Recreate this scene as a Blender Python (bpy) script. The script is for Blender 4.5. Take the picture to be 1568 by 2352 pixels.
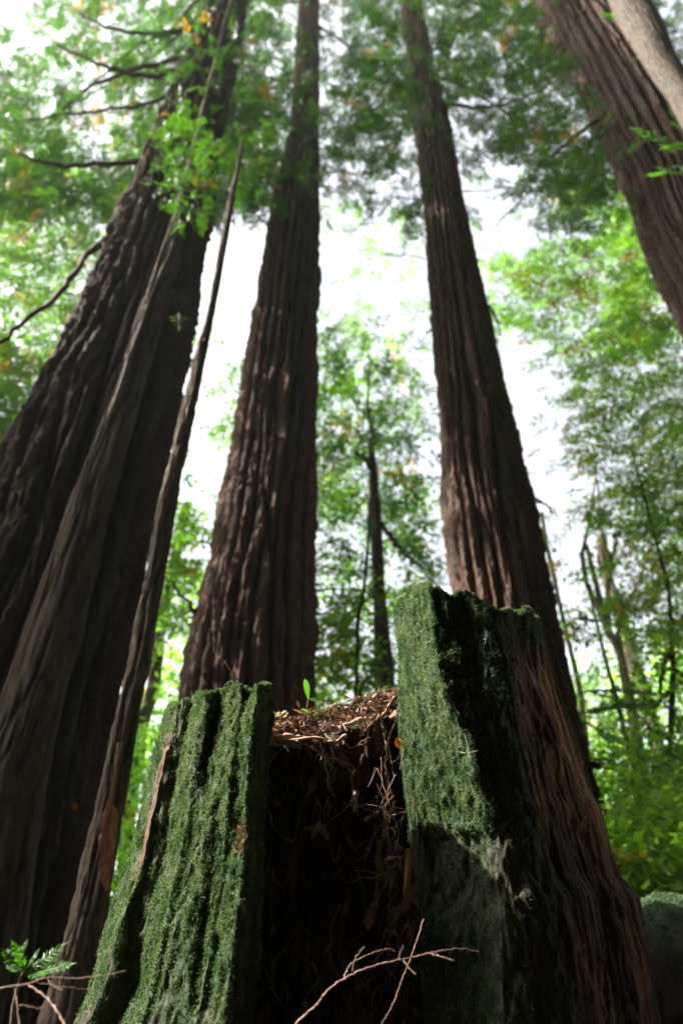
import bpy, math, random
import numpy as np
from mathutils import Vector

for o in list(bpy.data.objects): bpy.data.objects.remove(o)
SC = bpy.context.scene
COL = SC.collection
rng = np.random.default_rng(11)
random.seed(5)

# ------------------------------------------------------------------ camera
PITCH = math.radians(38.4)
CAM = np.array([0.0, 0.0, 0.5])
FPX = 1764.0                       # focal length in units of the 1568 x 2352 view
cam_d = bpy.data.cameras.new('camera'); cam = bpy.data.objects.new('camera', cam_d); COL.objects.link(cam)
cam.location = CAM; cam.rotation_euler = (math.pi/2 + PITCH, 0, 0)
cam_d.sensor_fit = 'VERTICAL'; cam_d.sensor_height = 36; cam_d.sensor_width = 24
cam_d.lens = 27.0; cam_d.clip_start = 0.05; cam_d.clip_end = 2000
cam_d.dof.use_dof = True; cam_d.dof.focus_distance = 2.3; cam_d.dof.aperture_fstop = 1.9
SC.camera = cam

# ------------------------------------------------------------------ world, sun, exposure
SUN_DIR = np.array([-0.80, 0.03, 0.70]); SUN_DIR /= np.linalg.norm(SUN_DIR)
elev = math.asin(SUN_DIR[2]); azim = math.atan2(SUN_DIR[0], SUN_DIR[1])
W = bpy.data.worlds.new('World'); SC.world = W; W.use_nodes = True
nt = W.node_tree; nt.nodes.clear()
out = nt.nodes.new('ShaderNodeOutputWorld'); bg = nt.nodes.new('ShaderNodeBackground')
sky = nt.nodes.new('ShaderNodeTexSky'); sky.sky_type = 'NISHITA'; sky.sun_disc = False
sky.sun_elevation = elev; sky.sun_rotation = azim; sky.dust_density = 6.0; sky.air_density = 1.0
hs = nt.nodes.new('ShaderNodeHueSaturation'); hs.inputs['Saturation'].default_value = 0.30; hs.inputs['Value'].default_value = 1.0
nt.links.new(sky.outputs[0], hs.inputs['Color']); nt.links.new(hs.outputs[0], bg.inputs['Color'])
bg.inputs['Strength'].default_value = 0.15
nt.links.new(bg.outputs[0], out.inputs['Surface'])
sd = bpy.data.lights.new('sun', 'SUN'); sd.energy = 4.5; sd.angle = math.radians(0.7); sd.color = (1.0, 0.94, 0.86)
sun = bpy.data.objects.new('sun', sd); COL.objects.link(sun); sun.location = (-8, 2, 12)
sun.rotation_euler = Vector(SUN_DIR).to_track_quat('Z', 'Y').to_euler()
SC.view_settings.view_transform = 'Standard'; SC.view_settings.look = 'None'
SC.view_settings.exposure = 2.0; SC.view_settings.gamma = 1.0
SC.render.engine = 'CYCLES'
cy = SC.cycles; cy.max_bounces = 7; cy.diffuse_bounces = 4; cy.glossy_bounces = 2; cy.transmission_bounces = 6
cy.transparent_max_bounces = 8; cy.volume_bounces = 1; cy.caustics_reflective = False; cy.caustics_refractive = False
cy.use_denoising = True

# ------------------------------------------------------------------ projection helpers
CF = np.array([0, math.cos(PITCH), math.sin(PITCH)]); CU = np.array([0, -math.sin(PITCH), math.cos(PITCH)])
def P(px, py, Y):
    px, py, Y = np.broadcast_arrays(np.asarray(px, float), np.asarray(py, float), np.asarray(Y, float))
    x = (px-784)/FPX; u = (1176-py)/FPX
    dy = CF[1]+u*CU[1]; dz = CF[2]+u*CU[2]; t = Y/dy
    return np.stack([CAM[0]+t*x, Y+0*t, CAM[2]+t*dz], -1)
def dY(py): return CF[1]+(1176-py)/FPX*CU[1]

# ------------------------------------------------------------------ noise
_perm = np.random.default_rng(3).permutation(256).astype(np.int32); _perm = np.concatenate([_perm, _perm, _perm])
_g = np.random.default_rng(4).normal(size=(256, 3)); _g /= np.linalg.norm(_g, axis=1)[:, None]
def noise(x, y, z):
    x, y, z = np.broadcast_arrays(np.asarray(x, float), np.asarray(y, float), np.asarray(z, float))
    xi = np.floor(x).astype(int); yi = np.floor(y).astype(int); zi = np.floor(z).astype(int)
    xf = x-xi; yf = y-yi; zf = z-zi
    s = lambda t: t*t*t*(t*(t*6-15)+10)
    u, v, w = s(xf), s(yf), s(zf); r = 0
    for a in (0, 1):
        for b in (0, 1):
            for c in (0, 1):
                h = _perm[_perm[_perm[(xi+a) & 255]+((yi+b) & 255)]+((zi+c) & 255)]
                g = _g[h]
                d = g[..., 0]*(xf-a)+g[..., 1]*(yf-b)+g[..., 2]*(zf-c)
                r = r+d*(u if a else 1-u)*(v if b else 1-v)*(w if c else 1-w)
    return r*1.6
def fbm(x, y, z, o=3):
    r = 0; a = 1.0
    for i in range(o):
        r = r+a*noise(x*2**i+i*17.3, y*2**i, z*2**i); a *= .5
    return r
def sstep(a, b, x):
    t = np.clip((x-a)/(b-a), 0, 1); return t*t*(3-2*t)

# ------------------------------------------------------------------ mesh + object helpers
def mesh_np(name, V, F, mat, col=None, smooth=True):
    """V (n,3); F (m,4) or (m,3) or list of both; col (n,3)"""
    me = bpy.data.meshes.new(name)
    Fs = [f for f in (F if isinstance(F, list) else [F]) if len(f)]
    nl = sum(f.size for f in Fs); nf = sum(len(f) for f in Fs)
    me.vertices.add(len(V)); me.vertices.foreach_set('co', np.ascontiguousarray(V, np.float32).ravel())
    me.loops.add(nl); me.loops.foreach_set('vertex_index', np.concatenate([f.ravel() for f in Fs]).astype(np.int32))
    me.polygons.add(nf)
    starts = []; c = 0
    for f in Fs:
        k = f.shape[1]; starts.append(c+np.arange(len(f))*k); c += f.size
    me.polygons.foreach_set('loop_start', np.concatenate(starts).astype(np.int32))
    if smooth: me.polygons.foreach_set('use_smooth', np.ones(nf, bool))
    me.update(calc_edges=True)
    if col is not None:
        a = me.color_attributes.new('Col', 'FLOAT_COLOR', 'POINT')
        a.data.foreach_set('color', np.concatenate([np.clip(col, 0, 1), np.ones((len(V), 1))], 1).astype(np.float32).ravel())
    me.materials.append(mat)
    return me
def link(name, me, parent=None):
    o = bpy.data.objects.new(name, me); COL.objects.link(o)
    if parent is not None:
        o.parent = parent; o.matrix_parent_inverse = parent.matrix_basis.inverted()
    return o
def empty(name, loc, label, cat, group=None):
    o = bpy.data.objects.new(name, None); COL.objects.link(o); o.location = [float(v) for v in loc]; o.empty_display_size = .2
    return tag(o, label, cat, group)
def tag(o, label=None, cat=None, group=None, kind=None):
    if label: o['label'] = label
    if cat: o['category'] = cat
    if group: o['group'] = group
    if kind: o['kind'] = kind
    return o
class Acc:
    def __init__(s): s.V = []; s.F = []; s.C = []; s.n = 0
    def add(s, V, F, C):
        V = np.asarray(V, float).reshape(-1, 3); s.V.append(V); s.F.append(np.asarray(F)+s.n)
        C = np.asarray(C, float); s.C.append(np.broadcast_to(C, V.shape).copy()); s.n += len(V)
    def mesh(s, name, mat, smooth=True):
        q = [f for f in s.F if f.shape[1] == 4]; t = [f for f in s.F if f.shape[1] == 3]
        Fs = ([np.concatenate(q)] if q else [])+([np.concatenate(t)] if t else [])
        return mesh_np(name, np.concatenate(s.V), Fs, mat, np.concatenate(s.C), smooth)
def tube(acc, pts, rad, col, n=7, bump=0.0, seed=0, ends=True):
    pts = np.asarray(pts, float); m = len(pts); rad = np.broadcast_to(np.asarray(rad, float), (m,))
    T = np.gradient(pts, axis=0); T /= np.linalg.norm(T, axis=1)[:, None]+1e-9
    ref = np.array([0.13, 0.31, 0.94]) if abs(T[m//2][2]) < .8 else np.array([.95, .2, .1])
    A = np.cross(T, ref); A /= np.linalg.norm(A, axis=1)[:, None]+1e-9; B = np.cross(T, A)
    ph = np.arange(n)*2*math.pi/n
    R = rad[:, None]*(1+bump*noise(np.arange(m)[:, None]*.9+seed, ph[None]*1.1, seed*1.7))
    V = pts[:, None]+R[..., None]*(np.cos(ph)[None, :, None]*A[:, None]+np.sin(ph)[None, :, None]*B[:, None])
    i, j = np.meshgrid(np.arange(m-1), np.arange(n), indexing='ij')
    F = np.stack([i*n+j, i*n+(j+1) % n, (i+1)*n+(j+1) % n, (i+1)*n+j], -1).reshape(-1, 4)
    V = V.reshape(-1, 3); acc.add(V, F, col)
    if ends:
        for k in (0, m-1):
            acc.add(np.vstack([pts[k], V[k*n:(k+1)*n]]), np.array([[0, 1+a, 1+(a+1) % n] for a in range(n)]), col)
def smooth_path(pts, n=24, jit=0.0, seed=0):
    pts = np.asarray(pts, float); m = len(pts)
    t = np.linspace(0, m-1, n); o = np.empty((n, 3)); q = np.vstack([2*pts[0]-pts[1], pts, 2*pts[-1]-pts[-2]])
    for k, tt in enumerate(t):
        i = min(int(tt), m-2); f = tt-i; a, b, c, d = q[i:i+4]
        o[k] = .5*((2*b)+(-a+c)*f+(2*a-5*b+4*c-d)*f*f+(-a+3*b-3*c+d)*f**3)
    if jit:
        r = np.random.default_rng(seed); J = r.normal(size=(n, 3))*jit; J[0] = 0; o += J
    return o

# ------------------------------------------------------------------ materials
def mat_base(name):
    m = bpy.data.materials.new(name); m.use_nodes = True; n = m.node_tree; n.nodes.clear()
    o = n.nodes.new('ShaderNodeOutputMaterial'); p = n.nodes.new('ShaderNodeBsdfPrincipled')
    n.links.new(p.outputs[0], o.inputs[0]); p.inputs['Specular IOR Level'].default_value = .25
    return m, n, p, o
def mat_rough(name, scale=(30, 30, 6), bump=.4, dist=.01, rough=.85, var=.45, spec=.2):
    """colour attribute times fine procedural mottling, with noise bump"""
    m, n, p, o = mat_base(name); L = n.links.new
    at = n.nodes.new('ShaderNodeAttribute'); at.attribute_name = 'Col'
    tc = n.nodes.new('ShaderNodeTexCoord'); mp = n.nodes.new('ShaderNodeMapping'); mp.inputs['Scale'].default_value = scale
    L(tc.outputs['Object'], mp.inputs[0])
    ns = n.nodes.new('ShaderNodeTexNoise'); ns.inputs['Scale'].default_value = 1; ns.inputs['Detail'].default_value = 6; ns.inputs['Roughness'].default_value = .65
    L(mp.outputs[0], ns.inputs[0])
    mr = n.nodes.new('ShaderNodeMapRange'); mr.inputs[1].default_value = .3; mr.inputs[2].default_value = .7
    mr.inputs[3].default_value = 1-var; mr.inputs[4].default_value = 1+var; L(ns.outputs[0], mr.inputs[0])
    mx = n.nodes.new('ShaderNodeVectorMath'); mx.operation = 'SCALE'; L(at.outputs['Color'], mx.inputs[0]); L(mr.outputs[0], mx.inputs['Scale'])
    L(mx.outputs[0], p.inputs['Base Color'])
    bp = n.nodes.new('ShaderNodeBump'); bp.inputs['Strength'].default_value = bump; bp.inputs['Distance'].default_value = dist
    L(ns.outputs[0], bp.inputs['Height']); L(bp.outputs[0], p.inputs['Normal'])
    p.inputs['Roughness'].default_value = rough; p.inputs['Specular IOR Level'].default_value = spec
    return m
def mat_leaf(name, trans=.5, boost=(1.8, 2.3, .6)):
    m, n, p, o = mat_base(name); L = n.links.new
    at = n.nodes.new('ShaderNodeAttribute'); at.attribute_name = 'Col'
    p.inputs['Roughness'].default_value = .45; p.inputs['Specular IOR Level'].default_value = .35
    L(at.outputs['Color'], p.inputs['Base Color'])
    tr = n.nodes.new('ShaderNodeBsdfTranslucent'); mu = n.nodes.new('ShaderNodeVectorMath'); mu.operation = 'MULTIPLY'
    mu.inputs[1].default_value = boost; L(at.outputs['Color'], mu.inputs[0]); L(mu.outputs[0], tr.inputs[0])
    mx = n.nodes.new('ShaderNodeMixShader'); mx.inputs[0].default_value = trans
    L(p.outputs[0], mx.inputs[1]); L(tr.outputs[0], mx.inputs[2]); L(mx.outputs[0], o.inputs[0])
    return m
M_BARK = mat_rough('redwood_bark', (60, 60, 9), .9, .03, var=.55, spec=.1)
M_SMOOTHBARK = mat_rough('pale_bark', (22, 22, 9), .35, .01, var=.6)
M_STUMP = mat_rough('old_stump_wood', (70, 70, 16), .5, .006, var=.5)
M_TWIG = mat_rough('dead_twig', (120, 120, 120), .3, .002, var=.3)
M_LIMB = mat_rough('limb_bark', (40, 40, 40), .3, .01)
M_MOSS = mat_leaf('moss_leaves', .25, (1.3, 1.5, .8)); M_MOSS.node_tree.nodes['Principled BSDF'].inputs['Roughness'].default_value = .9; M_MOSS.node_tree.nodes['Principled BSDF'].inputs['Specular IOR Level'].default_value = .08
M_LEAF = mat_leaf('leaves', .55)
M_NEEDLE = mat_leaf('redwood_needles', .36, (1.5, 2.0, .5))
M_DEAD = mat_leaf('dead_needles', .2, (1.2, 1.0, .8))
M_GROUND = mat_rough('forest_floor', (9, 9, 9), .7, .05)

# ------------------------------------------------------------------ trunks
RING = {}
def trunk(name, parent, keys, Y, ztop, seed, mat=M_BARK, nphi=340, dz=.022, ridge=.045, period=.15, stretch=3.4,
          c1=(.115, .064, .043), c2=(.022, .015, .011), flare=.25, wob=0.0, lumps=.02, lean=None, zcap=None):
    keys = np.array(sorted(keys, key=lambda k: -k[0]), float)
    py, xl, xr = keys.T; d = dY(py)
    z = P(784, py, Y)[:, 2]; xc = ((xl+xr)/2-784)/FPX*Y/d; r = (xr-xl)/2/FPX*Y/d
    # beyond the keys: flare to the ground and taper to the top
    z = np.concatenate([[-.4, 0.0], z, [ztop]]); xc = np.concatenate([[xc[0]]*2, xc, [xc[-1]+(xc[-1]-xc[0])*.15]])
    r = np.concatenate([[r[0]*(1+flare)*1.05, r[0]*(1+flare)], r, [max(.01, r[-1]*(.25 if ztop > z[-2]+3 else .6))]])
    n = int((ztop+.4)/dz); n = min(n, 1100); zz = np.linspace(-.4, ztop, n)
    X = np.interp(zz, z, xc); R = np.interp(zz, z, r)
    k = max(3, int(.5/dz)); ker = np.hanning(k+2)[1:-1]; ker /= ker.sum()
    pad = lambda a: np.convolve(np.pad(a, k, mode='edge'), ker, 'same')[k:-k]
    X = pad(X); R = pad(R)
    X = X+wob*fbm(zz*.5, seed, 0.3, 2); Yc = Y+wob*fbm(zz*.5, seed+9.1, .7, 2)
    ph = np.linspace(0, 2*math.pi, nphi, endpoint=False)
    Z, PH = np.meshgrid(zz, ph, indexing='ij'); cx, sx = np.cos(PH), np.sin(PH)
    R0 = np.median(R)
    K = max(4, int(round(2*math.pi*R0/period))); a = R0/period
    w1 = 1.3*noise(cx*1.6+seed, sx*1.6, Z/stretch*1.3)+.22*noise(cx*4, sx*4+seed, Z*.9)+.06*noise(cx*9, sx*9, Z*5)
    w2 = 1.3*noise(cx*1.6-seed, sx*1.6+5, Z/stretch*1.6+3)+.24*noise(cx*4+8, sx*4+seed, Z*1.2)
    f1 = np.abs(np.sin((K*PH/2)+w1*1.5))**.55; f2 = np.abs(np.sin((round(K*.7)*PH/2)+w2*1.9+1.0))**.45
    f1 = sstep(.15, 1.0, f1); f2 = sstep(.10, .8, f2)
    n3 = fbm(cx*a*7, sx*a*7, Z*2.6+seed, 3); n4 = noise(cx*a*2, sx*a*2, Z*1.3+seed); n5 = noise(cx*a*4, sx*a*4, Z*14+seed)
    h = ridge*(np.minimum(f1, f2)*(1.0+.45*n4)-.75+.40*n3*(.3+.7*f1)+.24*n5*f1)+lumps*fbm(cx*2+seed, sx*2, Z*.6, 2)
    RR = R[:, None]+h*np.clip(R[:, None]/R0, .3, 1.2)
    V = np.stack([X[:, None]+RR*cx, Yc[:, None]+RR*sx, Z], -1)
    m = len(zz); i, j = np.meshgrid(np.arange(m-1), np.arange(nphi), indexing='ij')
    F = np.stack([i*nphi+j, i*nphi+(j+1) % nphi, (i+1)*nphi+(j+1) % nphi, (i+1)*nphi+j], -1).reshape(-1, 4)
    t = np.clip(np.minimum(f1, f2)*.95+.05+.35*n3+.2*n4, 0, 1)[..., None]
    patch = sstep(.0, .5, fbm(cx*1.5+seed, sx*1.5, Z*.5+3, 2))[..., None]
    C = (np.array(c2)*(1-t)+np.array(c1)*t)*(1-.3*patch)+patch*.3*np.array([.10, .095, .075])*t
    me = mesh_np(name, V.reshape(-1, 3), F, mat, C.reshape(-1, 3))
    RING[parent.name] = (zz, X, Yc, R)
    return link(name, me, parent)
def tree_root(name, keys, Y, label, cat='tree', group=None):
    k = max(keys, key=lambda k: k[0]); x = ((k[1]+k[2])/2-784)/FPX*Y/dY(k[0])
    return empty(name, (x, Y, 0), label, cat, group)
def axis_at(root, z):
    zz, X, Yc, R = RING[root.name]; return np.array([np.interp(z, zz, X), np.interp(z, zz, Yc), z])
def limb(root, pts, r0, col=(.05, .035, .025), n=26, jit=.012, seed=1, part='branch'):
    a = Acc(); p = smooth_path(pts, n, jit, seed)
    tube(a, p, np.linspace(r0, r0*.3, n), col, 7, .5, seed)
    return link(part, a.mesh(part, M_LIMB), root)

# ------------------------------------------------------------------ leaf templates: kites
def kite(base, d, side, L, w, bend=.0, up=np.array([0, 0, 1.])):
    return np.array([base, base+d*L*.45+side*w/2, base+d*L+up*bend*L, base+d*L*.45-side*w/2])
def frond(n=9, L=.30, w=.075, rs=0, ang=58):
    r = np.random.default_rng(rs); V = []
    for i in range(n):
        x = .08+.9*i/n; taper = math.sin(math.pi*min(.97, .18+.8*(i/n)))**.6
        for s in (-1, 1):
            a = math.radians(ang+r.normal()*7); d = np.array([math.cos(a), s*math.sin(a), r.normal()*.12]); side = np.array([-d[1], d[0], r.normal()*.3])
            V.append(kite(np.array([x, 0, 0]), d, side, L*taper*(1+r.normal()*.12), w, -.1))
    d = np.array([1., 0, 0]); V.append(kite(np.array([0, 0, 0]), d, np.array([0, 1., 0]), 1.0, .03)); V.append(kite(np.array([.85, 0, 0]), d, np.array([0, 1., 0]), .28, w))
    return np.array(V)          # (k,4,3)
def rot_to(V, D, up, roll=0.0):
    """map local x->D, z->up-ish; V (...,3)"""
    D = D/np.linalg.norm(D); S = np.cross(up, D); S /= np.linalg.norm(S)+1e-9; U = np.cross(D, S)
    if roll: S, U = S*math.cos(roll)+U*math.sin(roll), U*math.cos(roll)-S*math.sin(roll)
    return V[..., 0:1]*D+V[..., 1:2]*S+V[..., 2:3]*U
def spray_needle(rs, nf=7, leaflets=5):
    r = np.random.default_rng(rs); K = []
    for i in range(nf):
        t = i/nf; s = -1 if i % 2 else 1; a = math.radians(48+r.normal()*9)
        D = np.array([math.cos(a), s*math.sin(a), -.18+r.normal()*.15]); L = .42*(1-.45*t)*(1+r.normal()*.15)
        fr = frond(leaflets, .36, .15, rs*31+i)*L
        K.append(rot_to(fr, D, np.array([0, 0, 1.]), r.normal()*.35)+np.array([.1+.75*t, 0, -.12*t*t]))
    K.append(rot_to(frond(leaflets, .36, .15, rs*7)*.4, np.array([1, 0, -.3]), np.array([0, 0, 1.]))+np.array([.75, 0, -.08]))
    return np.concatenate(K)
def spray_broad(rs, n=16, L=.22, w=.13):
    r = np.random.default_rng(rs); K = []
    for i in range(n):
        t = i/n; a = r.uniform(20, 100)*(-1 if i % 2 else 1); a = math.radians(a)
        d = np.array([math.cos(a), math.sin(a), r.normal()*.35-.15]); d /= np.linalg.norm(d)
        side = np.cross(d, [0, 0, 1.]); side += r.normal(size=3)*.45; side /= np.linalg.norm(side)
        base = np.array([t*.85, r.normal()*.13, r.normal()*.10-.1*t*t])
        K.append(kite(base, d, side, L*r.uniform(.6, 1.3), w*r.uniform(.7, 1.2), -.2))
    return np.array(K)
T_NEEDLE = [spray_needle(i) for i in range(5)]
T_BROAD = [spray_broad(i+50) for i in range(5)]
T_FINE = [np.concatenate([spray_needle(i+90, 5, 4), spray_broad(i+70, 7, .20, .12)]) for i in range(4)]

def place(templates, pos, D, scale, colf, r, roll=.5, wind=0):
    """instances of templates at pos (m,3), axis D (m,3), scale (m,), colour (m,3) -> V,F,C"""
    m = len(pos); which = r.integers(0, len(templates), m); Vs = []; Cs = []
    D = D/np.linalg.norm(D, axis=1)[:, None]
    up = np.tile([0, 0, 1.], (m, 1))+r.normal(size=(m, 3))*.35
    S = np.cross(up, D); S /= np.linalg.norm(S, axis=1)[:, None]+1e-9; U = np.cross(D, S)
    ro = r.normal(size=m)*roll; c, s = np.cos(ro)[:, None], np.sin(ro)[:, None]
    S, U = S*c+U*s, U*c-S*s
    for k, T in enumerate(templates):
        idx = np.where(which == k)[0]
        if not len(idx): continue
        Tf = T.reshape(-1, 3); q = len(Tf)//4
        V = (Tf[None, :, 0, None]*D[idx][:, None]+Tf[None, :, 1, None]*S[idx][:, None]+Tf[None, :, 2, None]*U[idx][:, None])*scale[idx][:, None, None]+pos[idx][:, None]
        C = colf[idx][:, None, :]*r.uniform(.65, 1.35, (len(idx), q, 1))
        Vs.append(V.reshape(-1, 3)); Cs.append(np.repeat(C.reshape(-1, 3), 4, axis=0))
    V = np.concatenate(Vs); F = np.arange(len(V)).reshape(-1, 4)
    return V, F, np.concatenate(Cs)

# foliage coverage of the place, as seen from the clearing (rows from the zenith down, columns left to right)
DENS = """
3677778778999885
7777888768987565
8748999867785667
8746799865456677
9988987444113586
9877800144303586
8876300133246668
7842111666253268
8840120788231588
8600130787001588
7200030786002378
6000210667001159
3000510657002148
2205410767003137
3306300765005236
3356400664006446
3366700764008766
3377500764008756
3377500000008888
3377500000008999
3377500000009999
3377500000009999
3377500000009999
3377500000009999
""".split()
DENS = np.array([[int(c) for c in r_] for r_ in DENS], float)/9.0
def dens(px, py):
    gx = np.clip(px/98-.5, 0, 14.999); gy = np.clip(py/98-.5, 0, 22.999)
    i = gx.astype(int); j = gy.astype(int); fx = gx-i; fy = gy-j
    D = DENS
    return (D[j, i]*(1-fx)+D[j, i+1]*fx)*(1-fy)+(D[j+1, i]*(1-fx)+D[j+1, i+1]*fx)*fy
GREENS = {'deep': (.020, .056, .010), 'mid': (.058, .122, .016), 'bright': (.125, .215, .028), 'pale': (.28, .41, .13), 'olive': (.12, .14, .02)}  # 'pale' puts haze and sunlight into the leaf colour
def crown(root, rect, Yr, n, scale, templates, tones, seed, clump=.9, thr=.0, autumn=.04, axis_x=None, name='crown', power=1.3, droop=.25, mat=None, sep=None):
    r = np.random.default_rng(seed); x0, x1, y0, y1 = rect; pos = []; got = 0
    bx, by = root.location[0], root.location[1]
    while got < n:
        k = n*3
        px = r.uniform(x0, x1, k); py = r.uniform(y0, y1, k); Y = r.uniform(Yr[0], Yr[1], k)
        p = P(px, py, Y)
        fall = sstep(0, .12, np.minimum((px-x0)/(x1-x0), (x1-px)/(x1-x0)))*sstep(0, .10, np.minimum((py-y0)/(y1-y0), (y1-py)/(y1-y0)))
        d = dens(px, py)**power*fall
        cn = fbm(p[:, 0]/clump+seed, p[:, 1]/clump, p[:, 2]/clump*1.3, 2)
        ok = (r.uniform(size=k) < d) & (cn > thr+.04-.36*d)
        # layered, thin shelves of foliage like real boughs
        sh = np.sin(p[:, 2]*2*math.pi/(clump*.8)+1.5*noise(p[:, 0]*.7, p[:, 1]*.7, seed))
        ok &= (sh > -.35) | (r.uniform(size=k) < .35)
        pos.append(p[ok]); got += ok.sum()
    pos = np.concatenate(pos)[:n]
    out = pos-np.array([bx, by, 0]); out[:, 2] = 0; out /= np.linalg.norm(out, axis=1)[:, None]+1e-6
    D = out+r.normal(size=out.shape)*.55; D[:, 2] = -droop+r.normal(size=n)*.3
    t = np.clip(.5+.9*fbm(pos[:, 0]/1.3, pos[:, 1]/1.3, pos[:, 2]/1.3+seed, 2), 0, 1)[:, None]
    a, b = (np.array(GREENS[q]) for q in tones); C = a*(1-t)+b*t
    au = (r.uniform(size=n) < autumn) & (fbm(pos[:, 0]*.8+40, pos[:, 1]*.8, pos[:, 2]*.8, 1) > -.1)
    C[au] = np.array([.28, .13, .02])
    V, F, C = place(templates, pos, D, scale*r.uniform(.6, 1.3, n), C, r)
    o = link(name, mesh_np(name, V, F, mat or (M_NEEDLE if templates is T_NEEDLE else M_LEAF), C, False), root)
    return pos
def boughs(root, pos, k, seed, r0=.03, rise=.5, maxlen=6.0):
    """boughs from the trunk out to the foliage, each a part"""
    r = np.random.default_rng(seed); z1 = RING[root.name][0][-1]
    for i in r.choice(len(pos), k, replace=False):
        e = pos[i]; h = min(max(1.0, e[2]+rise*r.uniform(.2, 1.4)), z1*.97); s = axis_at(root, h)
        L = np.linalg.norm(e-s)
        if L > maxlen: continue
        mid = (s+e)/2+np.array([0, 0, .10*L])+r.normal(size=3)*.08*L
        limb(root, [s, mid, e], r0*min(1.5, .4+L*.3), seed=seed*50+i % 997, jit=.015)

# ================================================================== GROUND
def ground():
    n = 220; g = np.sinh(np.linspace(-5.2, 5.2, n)); g = g/g.max()*260
    X, Yy = np.meshgrid(g, g+2.0, indexing='ij')
    Z = .06*fbm(X*.8, Yy*.8, 0, 3)+1.2*sstep(12, 60, np.hypot(X, Yy-2))*fbm(X*.03, Yy*.03, 4, 2)
    Z = Z+np.clip((-Yy-6.5)*.95, 0, 30)*(1+.08*fbm(X*.15, Yy*.15, 7, 2))      # unseen bank added behind the camera to block sky light
    V = np.stack([X, Yy, Z], -1).reshape(-1, 3)
    i, j = np.meshgrid(np.arange(n-1), np.arange(n-1), indexing='ij')
    F = np.stack([i*n+j, (i+1)*n+j, (i+1)*n+j+1, i*n+j+1], -1).reshape(-1, 4)
    t = sstep(-.3, .5, fbm(X*1.3, Yy*1.3, 2, 2))[..., None]
    C = np.array([.035, .022, .013])*(1-t)+np.array([.02, .028, .01])*t
    o = link('ground', mesh_np('ground', V, F, M_GROUND, C.reshape(-1, 3))); tag(o, kind='structure')
ground()

# ================================================================== BIG TREES
K1 = [(2243, -360, 130), (2118, -330, 150), (1943, -280, 200), (1818, -245, 204), (1683, -200, 228), (1568, -160, 258), (1474, -125, 282), (1324, -70, 314), (1259, -50, 322),
      (1164, -15, 350), (1129, 0, 356), (969, 80, 398), (799, 165, 430), (600, 248, 462), (425, 322, 488), (280, 372, 512), (150, 427, 540), (15, 482, 566)]
r1 = tree_root('redwood_tree', K1, 5.9, 'massive dark redwood at the left with a slimmer trunk in front', 'redwood tree', 'tall redwoods around the stump')
trunk('trunk', r1, K1, 5.9, 27, 3.3, ridge=.10, period=.17, c1=(.058, .036, .026))
K2 = [(1800, 398, 712), (1549, 430, 716), (1429, 455, 717), (1334, 480, 718), (1224, 500, 720), (1074, 530, 724), (934, 550, 725), (784, 575, 725), (650, 600, 728),
      (475, 625, 730), (375, 650, 731), (300, 668, 731), (50, 684, 732), (0, 688, 732)]
r2 = tree_root('redwood_tree', K2, 8.2, 'furrowed redwood in the centre rising straight behind the left half of the mossy stump', 'redwood tree', 'tall redwoods around the stump')
trunk('trunk', r2, K2, 8.2, 31, 7.1, ridge=.085, period=.125, flare=.15, c1=(.125, .075, .056))
K3 = [(1793, 1078, 1354), (1668, 1066, 1324), (1559, 1056, 1304), (1384, 1044, 1264), (1234, 1028, 1234), (1134, 1021, 1209), (974, 1015, 1174), (799, 999, 1134),
      (625, 986, 1094), (475, 974, 1064), (300, 956, 1034), (150, 940, 994), (25, 922, 969)]
r3 = tree_root('redwood_tree', K3, 7.0, 'brown furrowed redwood rising behind the tall right side of the stump', 'redwood tree', 'tall redwoods around the stump')
trunk('trunk', r3, K3, 7.0, 29, 12.7, ridge=.065, period=.10, flare=.2, c1=(.135, .08, .058))
K4 = [(1200, 1722, 2050), (690, 1564, 1840), (525, 1484, 1730), (435, 1454, 1680), (280, 1384, 1590), (175, 1334, 1530), (90, 1284, 1478), (0, 1234, 1430)]
r4 = tree_root('redwood_tree', K4, 6.0, 'thick redwood leaning into the upper right corner with cracked bark and green sprigs', 'redwood tree', 'tall redwoods around the stump')
trunk('trunk', r4, K4, 6.0, 24, 21.2, ridge=.085, period=.15, c1=(.085, .052, .038))
K5 = [(700, 1790, 1920), (280, 1568, 1640), (215, 1534, 1596), (145, 1484, 1550), (75, 1444, 1524), (0, 1404, 1479)]
r5 = tree_root('pale_tree', K5, 4.6, 'smooth pale grey barked trunk crossing the top right corner in front of the cracked redwood', 'tree')
trunk('trunk', r5, K5, 4.6, 18, 5.5, mat=M_SMOOTHBARK, nphi=90, ridge=.012, period=.06, stretch=.5, c1=(.09, .072, .055), c2=(.03, .022, .016), lumps=.012)
K1b = [(2352, -130, 30), (1800, -55, 100), (1534, 35, 160), (1484, 52, 178), (1259, 130, 222), (1109, 180, 262), (984, 228, 300), (934, 250, 314), (784, 300, 355), (600, 365, 400), (500, 398, 428), (400, 425, 450), (250, 462, 482)]
r1b = tree_root('redwood_tree', K1b, 5.15, 'slimmer trunk with a pale left edge in front of the massive left redwood', 'tree', 'tall redwoods around the stump')
trunk('trunk', r1b, K1b, 5.15, 19, 9.9, mat=M_BARK, nphi=150, ridge=.014, period=.11, stretch=1.4, c1=(.085, .06, .038), c2=(.032, .022, .015), lumps=.02, dz=.02)
K1c = [(2352, 90, 232), (2243, 125, 222), (2118, 165, 240), (1968, 198, 265), (1818, 235, 290), (1693, 257, 312), (1568, 285, 333), (1534, 295, 347), (1434, 312, 358), (1309, 342, 380), (1209, 355, 396),
       (1094, 380, 415), (984, 410, 440), (799, 452, 475), (750, 470, 486), (665, 487, 503), (520, 513, 528), (440, 529, 541)]
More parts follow.
